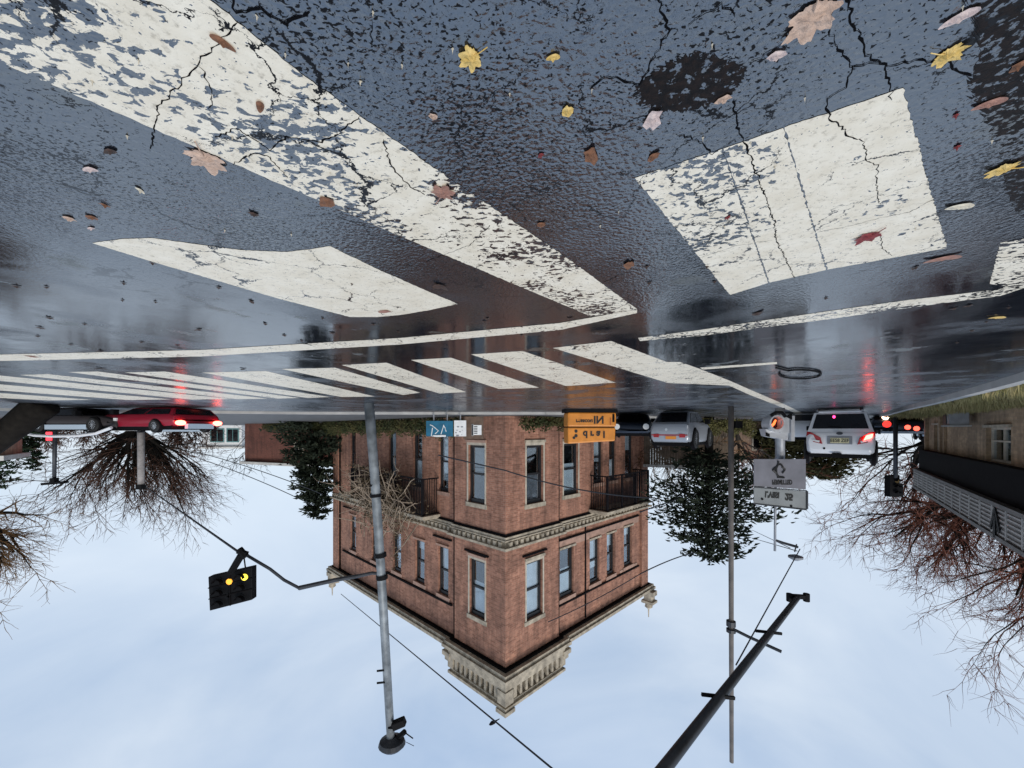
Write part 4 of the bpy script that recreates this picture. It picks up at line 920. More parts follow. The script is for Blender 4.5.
pv = car('parked_van', 'pale blue van at the corner of the low grey brick building', wp(937, 29), ROAD, M_PALECAR, L=4.2, W=2.0, H=1.5, belt=1.0, ground=.2, gh=(-.48,.3,-.46,.18), hood=.9, wr=.3)
sm = car('parked_car', 'small far car showing one amber and one red lamp right of the white estate car', wp(881, 22), ROAD, M_DKCAR, L=3.6, W=1.0, H=.85, belt=.6, ground=.15, gh=(-.45,.22,-.36,.06), hood=.5, wr=.22)
b = MB(); b.disc((-1.83,-.1,.35-.85), (-1,0,0), .17, 14); b.build('red_lamp', M_RED_LIT, sm)
b = MB(); b.disc((-1.83,-.05,.72-.85), (-1,0,0), .14, 14); b.build('amber_lamp', mat('amber_lamp', (.7,.4,.2), .3, emit=(1,.62,.4), estr=9), sm)

# ------------------------------------------------------------------ signs and boxes
# panels face the camera; local x = image right, local z up; text reads as in the photograph (flipped top to bottom)
def panel_frame(px, D, yaw=0.0):
    """rotation for an object whose local +y points away from the viewer"""
    return wp(px, D), yaw
FACE = Matrix(((1,0,0,0),(0,0,-1,0),(0,1,0,0),(0,0,0,1)))         # text plane: x right (world +x), up = +z, faces -y
M_ORANGE = mat('orange_plastic', (.62,.22,.025), .5, noise=.18, nscale=3)
ob = empty('orange_box', wp(592, 15.2), R(-6), label='orange box with black lettering over a black slab of painted ground shadow, in front of the brick building', cat='box')
b = MB(); b.box((-1.0,-.02,.0),(1.0,.75,.13)); b.build('base', M_BLACK, ob)  # black slab stands in for the box's shadow on the ground
b = MB(); poly = [(-.93,0,.13),(.93,0,.13),(.95,0,.62),(-.95,0,.62)]
b.box((-.96,0,.13),(.94,.7,.68)); b.build('lower_panel', M_ORANGE, ob, bevel=.06)
b = MB(); b.hexa([(-.94,.01,.70),(.94,.01,.70),(.94,.7,.70),(-.94,.7,.70),(-.92,.01,1.22),(.93,.01,1.32),(.93,.7,1.32),(-.92,.7,1.22)]); b.build('upper_panel', M_ORANGE, ob, bevel=.05)
b = MB(); b.box((-.9,.02,.675),(.9,.65,.705)); b.box((-.88,-.02,.19),(-.8,.0,.5)); b.build('seam', M_DARK, ob)
text_mesh('1', .4, mat('dark_orange', (.38,.10,.02), .6), ob, Matrix.Translation((-.72,-.012,.45)) @ FACE, mirror=True)
text_mesh('IN', .4, M_INK, ob, Matrix.Translation((-.26,-.012,.40)) @ FACE, mirror=True, bold=.012)
text_mesh('resscou', .21, M_INK, ob, Matrix.Translation((.30,-.012,.47)) @ FACE, mirror=True, bold=.006)
text_mesh('d r a I', .36, M_INK, ob, Matrix.Translation((-.08,-.006,.96)) @ FACE, mirror=True, bold=.012)
text_mesh(':', .5, M_INK, ob, Matrix.Translation((.62,-.006,.97)) @ FACE, mirror=True, bold=.03); text_mesh('.', .5, M_INK, ob, Matrix.Translation((.70,-.006,1.22)) @ FACE, mirror=True, bold=.02)

# blue sign with white line drawing
bs = empty('blue_sign', wp(440, 17.6) + Vector((0,0,KZ)), R(4), label='blue board with a white line drawing standing in front of the dark hedge', cat='sign')
D_ = 17.6; k = D_/F
b = MB(); b.box((-.57,0,.30),(.62,.06,.98)); b.build('board', mat('blue_board', (.010,.12,.21), .5, noise=.25, nscale=3), bs)
b = MB()
def st_(pts, r=.022): b.tube([(-(x-440)*k, -.012, .80+(y-YH)*k) for x, y in pts], r, 5)
st_([(430,422.5),(432.5,423.5),(438.5,428.5),(435,431.5)]); st_([(432.5,425.5),(431.2,433.5),(436,434.2),(446,434)]); st_([(441,432),(444,422.5),(446.4,429.5)]); st_([(443.5,423),(445.5,426)]); st_([(433,433.4),(446,433.2)],.03)
b.build('line_drawing', M_WHITEP, bs)
b = MB(); b.tube([(-.3,.1,0),(-.3,.1,.9)], .03, 6); b.tube([(.3,.1,0),(.3,.1,.9)], .03, 6); b.build('post', M_STEEL, bs)
ws = empty('white_sign', wp(460, 17.6) + Vector((0,0,KZ)), R(4), label='white board with a faint dotted drawing joined to the blue board', cat='sign')
b = MB(); b.box((-.27,0,.28),(.265,.06,.98)); b.build('board', M_WHITEP, ws)
b = MB()
for x, y, s in ((458,424.5,.05),(457,428,.03),(456,430.5,.035),(462,424.6,.05),(462.4,428,.02),(460,429.5,.04),(457.6,433.2,.06),(461.8,432.5,.02)): b.box((-(x-460)*k-s,-.012,.80+(y-YH)*k-s*.5),(-(x-460)*k+s,0,.80+(y-YH)*k+s*.5))
b.build('printed_marks', MAT['galvanised_steel'], ws); b = MB(); b.tube([(0,.1,0),(0,.1,.9)], .03, 6); b.build('post', M_STEEL, ws)
ns = empty('notice_board', wp(477, 17.8) + Vector((0,0,KZ)), R(4), label='small white notice with dark printed lines on a brown backing', cat='sign')
b = MB(); b.box((-.28,.03,.1),(.62,.1,1.1)); b.build('backing', mat('brown_backing', (.13,.085,.06), .8, noise=.3), ns)
b = MB(); b.box((-.2,0,.48),(.16,.028,.92)); b.box((.16,.0,.44),(.24,.028,.96)); b.build('sheet', M_WHITEP, ns)
b = MB()
for i in range(5): b.box((-.02,-.008,.53+i*.075),(.14,0,.565+i*.075))
b.box((.165,-.006,.45),(.235,0,.95)); b.build('printed_lines', MAT['dark_painted_steel'], ns)

# pole with grey signs, hooded lamp housing and lamp arm
D_ = 12.2; k = D_/F; px0 = 778
sp = empty('sign_pole', wp(px0, D_), label='thin pole carrying a hooded signal housing low down and a lamp arm at its tip', cat='street lamp')
def L_(px, py, dy=0): return Vector((-(px-px0)*k, dy, gz(py, D_)))
b = MB(); b.tube([L_(780,408), L_(780,460)], .13, 10); b.tube([L_(778,458,.1), L_(777,552,.1)], .035, 8); b.build('pole', M_STEEL, sp, smooth=True)
b = MB(); b.tube([L_(777,541,.1), L_(786,544,.1), L_(800,548,.1)], .04, 6); b.tube([L_(799,545,.1), L_(797,553,.1)], .02, 5); b.build('lamp_arm', M_DSTEEL, sp)
b = MB(); n = 14
for z0, z1, r0, r1 in ((0,.05,.05,.2),(.05,.1,.2,.2),(.1,.17,.2,.08)):
    c = L_(798,559,.1)
    for q in range(n):
        t0, t1 = 6.283*q/n, 6.283*(q+1)/n
        b.face([c+Vector((math.cos(t0)*r0,math.sin(t0)*r0,z0-.1)), c+Vector((math.cos(t1)*r0,math.sin(t1)*r0,z0-.1)), c+Vector((math.cos(t1)*r1,math.sin(t1)*r1,z1-.1)), c+Vector((math.cos(t0)*r1,math.sin(t0)*r1,z1-.1))])
b.build('lamp_head', M_STEEL, sp)
# housing
M_HOUS = mat('pale_metal_housing', (.5,.51,.53), .35, .3, noise=.15)
b = MB()
def ring(cx, cy, r, n=20, sq=1.1): return [(cx + math.cos(6.283*i/n)*r, cy + math.sin(6.283*i/n)*r*sq) for i in range(n)]
o_, i_ = ring(771,424,7.8), ring(771,423,6.0); n = 20
for q in range(n):
    j = (q+1) % n
    b.face([L_(*o_[q],-.30), L_(*o_[j],-.30), L_(*i_[j],-.30), L_(*i_[q],-.30)]); b.face([L_(*o_[q],-.30), L_(*o_[j],-.30), L_(*o_[j],.1), L_(*o_[q],.1)]); b.face([L_(*i_[q],-.30), L_(*i_[j],-.30), L_(*i_[j],-.05), L_(*i_[q],-.05)])
b.prism([L_(776,414,-.2),L_(785,414,-.2),L_(785,433,-.2),L_(776,433,-.2)], (0,.3,0)); b.prism([L_(762,429,-.16),L_(786,433,-.16),L_(784,440,-.16),L_(764,436,-.16)], (0,.3,0)); b.prism([L_(785.5,416,-.25),L_(789,416,-.25),L_(789,441,-.25),L_(785.5,441,-.25)], (0,.3,0))
b.build('signal_housing', M_HOUS, sp)
b = MB(); b.face([L_(*i_[q],-.06) for q in range(n)]); lens = b.build('dark_lens', mat('dark_red_lens', (.05,.006,.005), .2), sp)
b = MB(); pts = [L_(767,428,-.08), L_(769.5,426.5,-.08), L_(772,424,-.08), L_(774,420,-.08)]; b.tube(pts, [.03,.035,.035,.025], 6); b.build('glowing_bar', mat('orange_glow', (.8,.15,.03), .3, emit=(1,.16,.04), estr=2.0), lens)
b = MB(); b.tube([L_(764,416,-.33), L_(768,413,-.35), L_(774,413,-.35), L_(778,417,-.33)], .05, 6); b.prism([L_(784,414,-.27),L_(786,414,-.27),L_(786,420,-.27),L_(780,417,-.27)], (0,.02,0)); b.prism([L_(762,432,-.18),L_(766,434,-.18),L_(766,437,-.18),L_(762,436,-.18)], (0,.01,0)); b.build('visor', M_BLACK, sp)
gs = empty('street_sign', Vector((gx(780, D_-.25), D_-.25, 0)), R(0), label='grey two-part street sign with black symbol and lettering, behind the hooded signal', cat='sign')
D2 = D_-.25; k = D2/F
def Sg(px, py, dy=0): return Vector((-(px-780)*k, dy, gz(py, D2)))
M_SIGN = mat('grey_sign_sheet', (.17,.17,.195), .6, noise=.18, nscale=2.5)
b = MB(); b.prism([Sg(754,459),Sg(806,459),Sg(806,489.5),Sg(754,486)], (0,.03,0)); b.build('upper_panel', M_SIGN, gs, bevel=.01)
b = MB(); b.prism([Sg(754,487.5),Sg(806.5,491.5),Sg(806.5,509.5),Sg(754,503.5)], (0,.03,0)); b.build('lower_panel', mat('pale_grey_sign_sheet', (.23,.245,.25), .6, noise=.15, nscale=2.5), gs, bevel=.01)
b = MB()
for pts in ([(778,461),(778,464),(776,468),(776,473),(778.5,477.5)], [(778,464.5),(781,464.5),(784.5,470),(782,473)], [(772.5,470),(776,467)], [(784.8,469.5),(782,467)], [(777,477),(784,477.5)], [(776,473),(772.5,470)]):
    b.tube([Sg(x,y,-.012) for x, y in pts], .03, 5)
b.build('symbol', M_INK, gs)
def sign_text(s, px, py, size, bold, sx=1.0, rot=0): text_mesh(s, size, M_INK, gs, Matrix.Translation(Sg(px, py, -.008)) @ Matrix.Rotation(rot, 4, 'Y') @ FACE, mirror=True, bold=bold, sx=sx)
sign_text('PERMITTED', 782, 482, .19, .008, .62, 0); sign_text("L'VIISI", 772, 494.6, .24, .010, .72, R(4)); sign_text('25', 789, 496.8, .26, .014, .9, R(4))
b = MB(); b.tube([Sg(762,499,-.02), Sg(762,499,.0)], .035, 8); b.tube([Sg(791,506,-.02), Sg(791,506,0)], .035, 8); b.build('bolt', M_BLACK, gs)
b = MB(); b.obox(Sg(806.8,491,-.01), Sg(806.8,509,-.01), .03, .05); b.obox(Sg(754,503.8,-.01), Sg(806.5,509.8,-.01), .03, .03); b.obox(Sg(754,487,-.01), Sg(806.5,490.6,-.01), .02, .03); b.build('edge_trim', M_DSTEEL, gs)

# tall grey pole with a bracket, right of the spruce
D_ = 13.5; k = D_/F; e = empty('utility_pole', wp(731, D_), label='tall straight grey pole with a small box at its foot and a short bracket', cat='pole')
b = MB(); b.tube([(0,0,0),(0,0,gz(520,D_)),(-.02,0,gz(762,D_))], [.09,.085,.065], 12); b.build('pole', mat('brown_grey_pole', (.12,.105,.095), .7, noise=.3, nscale=3), e, smooth=True)
b = MB(); b.box((-.34,-.1,gz(421,D_)),(-.1,.14,gz(428,D_))); b.build('box', M_BLACK, e)
b = MB(); b.tube([(0,0,gz(628,D_)),(-.4,-.3,gz(632,D_)),(-1.1,-.9,gz(637,D_))], .05, 6); b.tube([(0,0,gz(621,D_)),(0,0,gz(626,D_))], .15, 10); b.tube([(0,0,gz(629,D_)),(0,0,gz(632,D_))], .15, 10); b.build('bracket', M_DSTEEL, e)
# long dark mast arm coming over from behind the camera
E1 = P(798, 597, 9.5); E2 = P(663, 770, 5.2); dirm = (E2 - E1).normalized(); E3 = E1 + dirm * 17
e = empty('mast_arm', E3 * 1.0, label='long dark steel mast arm slanting in over the sky from the frame edge', cat='mast arm'); e.location = (E3.x, E3.y, 0)
b = MB(); o = -Vector(e.location); b.tube([E1+o, E1.lerp(E2,.5)+o, E2+o, E3+o], [.06,.07,.082,.12], 12); b.build('arm', M_DSTEEL, e, smooth=True)
b = MB(); b.tube([Vector((0,0,0)), E3+o + Vector((0,0,.4))], [.24,.18], 14); b.build('pole', M_DSTEEL, e, smooth=True)
b = MB()
for py, s in ((0,.16),): b.obox(E1+o+Vector((-.16,0,.0)), E1+o+Vector((.16,0,-.02)), .09, .09); b.tube([E1+o+Vector((-.2,0,-.08)), E1+o+Vector((-.2,0,.1))], .07, 8); b.tube([E1+o+Vector((.2,0,-.08)), E1+o+Vector((.2,0,.1))], .07, 8)
b.build('end_fitting', M_BLACK, e)
for t in (.33, .72):
    b = MB(); c = E1.lerp(E2, t)+o; b.obox(c+Vector((-.25,0,-.0)), c+Vector((.28,0,-.06)), .035, .05); b.build('clamp', M_BLACK, e)

# steel pole on the left with lamp
D_ = 12.0; k = D_/F; e = empty('lamp_pole', wp(369, D_), label='galvanised steel pole with lamp and camera at its tip, before the brick building', cat='lamp pole')
def L2(px, py, dy=0): return Vector((-(px-369)*k, dy, gz(py, D_)))
b = MB(); b.tube([L2(369,403.5), L2(375,480), L2(381,570), L2(391,741)], [.15,.135,.13,.12], 14); b.build('pole', mat('zinc_pole', (.20,.22,.235), .55, .3, noise=.5, nscale=3), e, smooth=True)
b = MB(); c = L2(392,741); n = 18
for z0, z1, r0, r1 in ((-.14,-.02,.12,.36),(-.02,.10,.36,.40),(.10,.2,.40,.3),(.2,.26,.3,.02)):
    for q in range(n):
        t0, t1 = 6.283*q/n, 6.283*(q+1)/n
        b.face([c+Vector((math.cos(t0)*r0,math.sin(t0)*r0*.9,z0)), c+Vector((math.cos(t1)*r0,math.sin(t1)*r0*.9,z0)), c+Vector((math.cos(t1)*r1,math.sin(t1)*r1*.9,z1)), c+Vector((math.cos(t0)*r1,math.sin(t0)*r1*.9,z1))])
b.build('lamp_head', M_DSTEEL, e, smooth=True)
b = MB(); b.obox(L2(394,723,-.12), L2(406,718,-.12), .22, .22); b.obox(L2(389,725,-.1), L2(395,725,-.1), .1, .06); b.build('camera', M_BLACK, e, bevel=.03)
b = MB(); b.tube([L2(398,738),L2(405,731.5)], .08, 7); b.tube([L2(404,732),L2(413,738.5)], .018, 5); b.tube([L2(406,742),L2(414,746)], .008, 4); b.build('antenna', M_BLACK, e)
b = MB(); b.tube([L2(380.4,553),L2(380.7,557)], .17, 12); b.tube([L2(381.8,575),L2(382.1,579)], .17, 12); b.tube([L2(375.5,494),L2(375.7,497)], .165, 12); b.tube([L2(376,483,-.1),L2(371,486,-.1)], .03, 5)
for py in (668,680): b.obox(L2(387,py,-.1), L2(378,py+1,-.1), .03, .05)
b.build('clamp', M_BLACK, e)
b = MB(); b.tube([L2(381,574), L2(372,573), L2(358,576), L2(335,580), L2(299,588)], [.045,.05,.055,.065,.07], 7); b.build('arm', M_DSTEEL, e)
b = MB(); b.tube([L2(299,588,-.0), L2(284,580,-.0), L2(270,569), L2(243,553)], .045, 6); b.build('arm_tip', M_DSTEEL, e)

# big black signal head above the span wire
D_ = 11.6; k = D_/F; e = empty('traffic_signal', P(240, 553, D_), label='wide black traffic signal with two amber lamps lit, held by the span wire', cat='traffic signal')
def T_(px, py, dy=0): return Vector((-(px-240)*k, dy, (py-553)*k))
b = MB(); b.prism([T_(208,577),T_(252,567,.0),T_(252,600,.0),T_(209.5,611)], (0,.22,0)); hd = b.build('housing', M_BLACK, e, bevel=.02)
b = MB()
for i in range(3):
    for j in range(2):
        c0 = (219 + j*22, 582.5 - j*5 + i*11)
        pts = [T_(c0[0]+math.cos(6.283*q/16)*4.4, c0[1]+math.sin(6.283*q/16)*4.4, -.01) for q in range(16)]
        for q in range(16):
            p0, p1 = pts[q], pts[(q+1)%16]
            if 7 < q < 16: b.face([p0, p1, p1+Vector((0,-.14,0)), p0+Vector((0,-.14,0))])
b.build('visor', M_DARK, e)
b = MB(); b.obox(T_(208.5,588,-.012), T_(252,578,-.012), .03,.025); b.obox(T_(209,599,-.012), T_(252,589,-.012), .03, .025); b.obox(T_(230,572.5,-.012), T_(230.5,605.5,-.012), .025, .03); b.build('divider', M_DARK, e)
def lens_(px, py, r, m):
    b = MB(); b.disc(T_(px,py,-.03), (0,-1,0), r*k, 18); b.tube([T_(px,py,-.03),T_(px,py,.02)], r*k, 18, cap=False); b.build('lit_lens', m, e)
lens_(229.6,581.5,2.9, mat('amber_lit', (.8,.35,.03), .3, emit=(1,.42,.04), estr=.9)); lens_(244.8,577,3.2, mat('yellow_lit', (.8,.65,.05), .3, emit=(1,.80,.08), estr=1.1))
b = MB(); b.tube([T_(240,555),T_(229,574)], .07, 7); b.tube([T_(243,556),T_(232,574)], .05, 7); b.obox(T_(238,551),T_(247,554),.14,.1); b.tube([T_(239,549),T_(246,557)], .1, 8); b.tube([T_(244,557),T_(245.5,568)], .02, 5); b.tube([T_(228.5,584,-.05),T_(228.5,605,-.05)], .012, 5); b.tube([T_(228.5,597,-.08),T_(228.5,597,-.02)], .04, 8); b.build('bracket', M_BLACK, e)

# small black signal on a pole, right
D_ = 19; k = D_/F; e = empty('signal_post', wp(895.5, D_), label='slim black post carrying a small dark traffic signal, left of the slatted sign band', cat='traffic signal')
b = MB(); b.tube([(0,0,0),(0,0,gz(478,D_))], .085, 10); b.build('pole', M_DSTEEL, e, smooth=True)
def Q_(px, py, dy=0): return Vector((-(px-895.5)*k, dy, gz(py, D_)))
b = MB(); b.prism([Q_(890,476),Q_(900,475),Q_(900,483),Q_(903.5,484),Q_(903.5,497),Q_(890,497)], (0,.3,0)); b.build('housing', M_BLACK, e, bevel=.02)
b = MB()
for c0 in ((897,481),(896.5,487),(896.5,493)):
    pts = [Q_(c0[0]+math.cos(6.283*q/12)*2.4, c0[1]+math.sin(6.283*q/12)*2.4, -.01) for q in range(12)]
    for q in range(6, 12): b.face([pts[q], pts[(q+1)%12], pts[(q+1)%12]+Vector((0,-.15,0)), pts[q]+Vector((0,-.15,0))])
b.build('visor', M_DARK, e); b = MB(); b.disc(Q_(897,481,-.012), (0,-1,0), 2.2*k, 14); b.build('dim_lens', mat('dim_amber', (.09,.06,.02), .4), e)
# thin T lamp post far left, grey post behind the red car
D_ = 27; k = D_/F; e = empty('lamp_post', wp(55, D_), label='thin dark lamp post with a flat T-shaped head, left of the fan-shaped tree', cat='lamp post')
b = MB(); b.tube([(0,0,0),(.05,0,gz(480,D_))], [.13,.1], 9); b.build('pole', M_DSTEEL, e, smooth=True)
b = MB(); b.obox((.8,0,gz(484,D_)),(-.75,0,gz(482,D_)),.3,.16); b.tube([(.05,0,gz(478,D_)),(.05,0,gz(483,D_))], .22, 8); b.build('lamp_head', M_BLACK, e)
b = MB(); b.box((.16,-.1,gz(432,D_)),(.5,.1,gz(440.5,D_))); b.build('red_hand_signal', mat('red_glow', (.7,.02,.03), .3, emit=(1,.05,.07), estr=2), e)
D_ = 26; k = D_/F; e = empty('concrete_post', wp(141, D_), label='stubby grey concrete post in front of the fan-shaped tree', cat='post')
b = MB(); b.tube([(0,0,0),(0,0,gz(486,D_))], [.2,.17], 12); b.build('pole', mat('mottled_concrete', (.26,.24,.23), .8, noise=.3, nscale=4), e, smooth=True)
b = MB(); b.tube([(0,0,gz(485,D_)),(0,0,gz(489,D_))], .27, 10); b.build('cap', M_BLACK, e)
PT = P(146, 487, 26)

# cables
def cable(label, a, b_, r=.02, sag=0.0, m=None, name='overhead_cable', group=None):
    a, b_ = Vector(a), Vector(b_); mb = MB(); o = a
    mb.tube([a.lerp(b_, t/12) - Vector((0,0,sag*4*(t/12)*(1-t/12))) - o for t in range(13)], r, 6)
    c = mb.build(name, m or M_CABLE); c.location = o; return tag(c, label, 'cable', group)
cable('span wire from the stubby concrete post to the black traffic signal', PT, P(240,553,11.6), .035)
cable('long wire slanting from the far corner of the brick building past the lamp pole', P(341,594,32), P(560,775,9.0), .022)
bd = empty('perched_bird', P(493, 720.5, 12.2), label='small dark bird perched on the long slanting wire', cat='bird')
b = MB(); b.tube([(-.1,0,.0),(-.04,0,.05),(.03,0,.075),(.09,0,.12),(.12,0,.13)], [.015,.05,.06,.035,.01], 8); b.build('body', M_BLACK, bd, smooth=True); b = MB(); b.tube([(-.08,0,.02),(-.2,0,-.05)], [.025,.012], 5); b.build('tail', M_BLACK, bd)
cable('higher of two thin wires running left from the black-green conifer', P(196,452,34), P(322,494,30), .03, .2, MAT['dark_painted_steel'])
cable('lower of two thin wires running left from the black-green conifer', P(200,459,34), P(312,505,30), .03, .2, MAT['dark_painted_steel'])
cable('black wire crossing the left face of the brick building to its corner', P(438,455,18.5), P(505.5,470.5,18.3), .03)
cable('black wire crossing the right face of the brick building', P(505.5,470.5,18.3), P(655,498,18.0), .03, -.25)
cable('thin black wire leaving the right end of the brick building for the spruce', P(640,574,18), P(696,552,24), .03, .1)
cable('wire sloping across the upper right face of the brick building', P(548,622,17.5), P(640,574,18), .02, -.1)
cable('short black wire above the hanging balcony towards the spruce', P(640,512,17), P(680,498,24), .03)
cable('fine stay wire from the lamp arm to the long dark mast arm', P(800,549,12.2), P(736,665,8.2), .014)
cable('fine wire from the lamp arm back to the spruce', P(797,551,12.3), P(752,538,24), .015)
cable('finer wire from the sign pole back to the spruce', P(790,548,12.3), P(752,530,24), .012)

# black looped cable lying on the road
b = MB(); c = G(800, 373)
pts = [G(776,366.5)] + [G(800 + 21*math.cos(t), 373.2 + 4.6*math.sin(t)) for t in [x*.35 - 2.2 for x in range(17)]]
b.tube([p + Vector((0,0,.015)) for p in pts], .013, 6)
o = b.build('looped_hose', M_BLACK); tag(o, 'black hose lying in an open loop on the wet road', 'hose')

# ------------------------------------------------------------------ leaves and scraps on the road
LEAFM = {}
def leaf_mat(col, col2):
    key = (col, col2)
    if key not in LEAFM: LEAFM[key] = mat('leaf_%d' % len(LEAFM), col, .55, col2=col2, nscale=45, bump=.4, bscale=70)
    return LEAFM[key]
YEL = ((.60,.37,.07),(.78,.55,.2)); TAN = ((.45,.29,.2),(.62,.44,.33)); BRN = ((.13,.055,.025),(.26,.11,.05)); RED = ((.16,.018,.02),(.28,.04,.035)); PNK = ((.52,.38,.34),(.7,.56,.5)); RBR = ((.28,.13,.09),(.42,.22,.16)); CRM = ((.6,.5,.36),(.75,.68,.52)); DRK = ((.03,.018,.012),(.08,.04,.025))
lr = random.Random(99)
def leaf(px, py, size, cols, label, shape='maple', ang=None, group=None, name='fallen_leaf', curl=1.0):
    p = G(px, py, .0018); D = p.y; r = size / 2 / F * math.hypot(D, CH) * .95; squash = 1.0
    # vertical foreshortening: leaves lie on the road so their real length along the view is larger
    a0 = lr.uniform(0, 6.283) if ang is None else ang; V_ = []; Fc = []
    if shape == 'maple':
        out = []
        lobes = [(0,1.0),(.85,.92),(-.85,.92),(1.75,.74),(-1.75,.74),(2.5,.5),(-2.5,.5)]
        for i in range(56):
            t = 6.283*i/56 - math.pi; rr_ = .34
            for la, lh in lobes:
                d = abs((t-la+math.pi) % (2*math.pi) - math.pi); rr_ = max(rr_, lh*(1-.45*d/.5) if d < .5 else 0)
            rr_ = max(.42, rr_) * lr.uniform(.88,1.1); out.append((rr_*math.cos(t), rr_*math.sin(t)))
    elif shape == 'oval':
        out = [(math.cos(6.283*i/16)*(1), math.sin(6.283*i/16)*.42*(1-.25*math.cos(6.283*i/16))) for i in range(16)]
    else:
        out = [(math.cos(6.283*i/11)*lr.uniform(.5,1.1), math.sin(6.283*i/11)*lr.uniform(.35,.8)) for i in range(11)]
    kz = curl * .30
    V_ = [(0,0,.012 + r*.04)]; n = len(out)
    for s in (.5, 1):
        for x, y in out:
            X, Y = x*math.cos(a0)-y*math.sin(a0), x*math.sin(a0)+y*math.cos(a0)
            z = r*kz*((x*s)**2*.5 + (y*s)**2*.9*abs(math.sin(3*x+1))) + r*.02
            V_.append((X*r*s, Y*r*s*1.15, z))
    for i in range(n):
        j = (i+1) % n; Fc.append((0, 1+i, 1+j)); Fc.append((1+i, 1+n+i, 1+n+j, 1+j))
    me = bpy.data.meshes.new(name); me.from_pydata(V_, [], Fc); me.materials.append(leaf_mat(*cols)); me.polygons.foreach_set('use_smooth', [True]*len(Fc)); me.update()
    if shape == 'maple':
        root = bpy.data.objects.new(name, None); COL.objects.link(root); root.location = p; root.empty_display_size = .02
        bl = bpy.data.objects.new('blade', me); COL.objects.link(bl); bl.parent = root
        s_ = MB(); dx, dy = -math.cos(a0), -math.sin(a0); s_.tube([(0,0,r*.06), (dx*r*.6, dy*r*.6, r*.12), (dx*r*1.15, dy*r*1.15, r*.1)], r*.03, 5); s_.build('stalk', leaf_mat(*cols), root); o = root
    else:
        o = bpy.data.objects.new(name, me); COL.objects.link(o); o.location = p
    return tag(o, label, 'leaf', group or 'fallen leaves on the wet road')
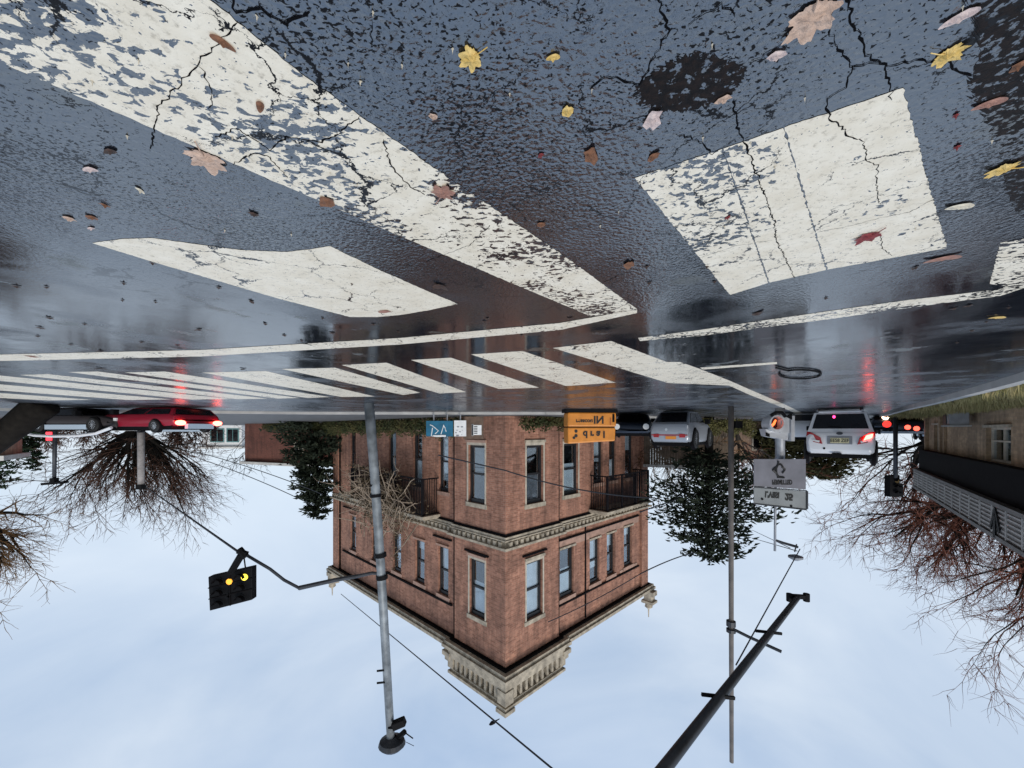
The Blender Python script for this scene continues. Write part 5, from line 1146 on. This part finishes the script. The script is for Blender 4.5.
for a in [
 (813,14,44,TAN,'large tan leaf with ragged edge at the frame edge among road cracks','maple',2.0),
 (472,56,26,YEL,'bright yellow broad leaf lying alone on dark asphalt','maple',.6),
 (553,57,11,YEL,'tiny yellow oval leaf right of the bright yellow broad leaf','oval',0.2),
 (568,111,14,YEL,'small yellow leaf on bare asphalt between stripe and paint block','scrap'),
 (205,157,40,TAN,'large pale tan leaf across the lower edge of the wide white stripe','maple',1.2),
 (442,193,30,RBR,'reddish-brown leaf on the white stripe edge','maple',4.2),
 (327,201,22,BRN,'brown curled leaf on the flaked part of the wide stripe','scrap'),
 (947,54,26,YEL,'yellow-tan crumpled leaf near the dark reflection','maple',3.0),
 (959,17,20,PNK,'pale pink oval leaf beside the dark tree reflection','oval',.7),
 (1006,168,28,YEL,'golden leaf at the edge of the photo by the dark reflection','maple',.3),
 (989,103,20,RBR,'dull pinkish-brown leaf inside the dark tree reflection','oval',.5),
 (959,206,22,CRM,'cream-yellow long leaf just beside the white paint block','oval',.15),
 (870,235,28,RED,'dark red maple leaf on the white paint block','maple',1.57),
 (942,258,26,RBR,'brown folded leaf at the lower corner of the paint block','oval',.5),
 (591,154,22,BRN,'dark brown curled leaf left of the paint block','scrap'),
 (630,264,17,BRN,'brown curled leaf between the stripe end and the paint block','scrap'),
 (652,119,24,PNK,'whitish-pink leaf below the black tar patch','scrap'),
 (723,99,14,TAN,'small tan leaf at the tip of a crack by the tar patch','scrap'),
 (776,56,14,PNK,'small pink leaf on the crack right of the tar patch','scrap'),
 (728,217,7,RED,'tiny dark red leaf scrap on the paint block','scrap'),
 (996,317,16,YEL,'flat yellow leaf beyond the thin worn edge line','oval',.1),
 (140,190,9,CRM,'tiny cream leaf left of the large pale tan leaf','oval',1.4),
 (541,224,11,BRN,'small brown leaf near the stripe end','scrap'),
 (653,157,13,BRN,'small brown and cream leaf at the corner of the paint block','scrap'),
 (68,218,13,TAN,'small tan leaf in the branch reflection','scrap'),
 (92,217,12,BRN,'small brown leaf beside the tan one in the branch reflection','scrap'),
 (260,106,13,BRN,'small red-brown leaf on the intact part of the wide stripe','oval',.9),
 (223,42,16,BRN,'narrow brown leaf along a crack in the wide stripe','oval',2.3),
 (31,356,12,RBR,'brown leaf on the thin stop line near the photo edge','scrap'),
 (385,311,15,RBR,'red-brown leaf on the white arrow marking','scrap'),
 (541,155,7,RED,'tiny dark red scrap on bare asphalt','scrap'),
 (433,116,9,TAN,'tiny tan leaf near the grey patch beside the wide stripe','scrap'),
 (254,214,11,DRK,'small dark leaf above the white arrow marking','scrap'),
 (105,205,9,BRN,'tiny brown leaf close to the branch reflection','scrap'),
 (91,228,8,PNK,'tiny pinkish leaf below the branch reflection','oval',.2),
 (957,147,7,RED,'tiny red leaf right of the paint block','scrap'),
 (956,115,6,RED,'second tiny red scrap, nearer the golden crumpled leaf','scrap'),
 (90,169,14,PNK,'faint pink wet leaf in the left-hand reflection','oval',.1),
 (110,151,13,DRK,'thin dark leaf left of the wide stripe','oval',.2),
 (757,313,16,DRK,'dark leaf scrap on the worn edge line','scrap'),
 (1018,66,14,BRN,'brown scrap in the dark reflection at the photo edge','scrap')]:
    leaf(*a)
for i, (px, py, s) in enumerate([(440,285,18),(101,368,11),(243,369,8)]):
    leaf(px, py, s, DRK, ['black wet clump of leaves between the arrow marking and the wide stripe','dark wet clump by the far crosswalk, nearest the photo edge','dark wet clump on the far crosswalk stripes'][i], 'scrap', name='leaf_clump', group='dark wet leaf clumps', curl=2.5)
dl = random.Random(12)
for i in range(46):
    px, py = dl.uniform(10,1010), dl.uniform(262,352)
    leaf(px, py, dl.uniform(4,9), DRK, 'tiny dark leaf scrap scattered over the wet road before the crosswalk', 'scrap', group='tiny dark leaf scraps', name='leaf_scrap', curl=1.5)
for i in range(30):
    px, py = dl.uniform(0,1020), dl.uniform(5,250)
    leaf(px, py, dl.uniform(1.6,3.4), CRM, 'tiny pale speck of leaf litter on the near asphalt', 'scrap', group='tiny pale specks', name='leaf_speck', curl=.6)
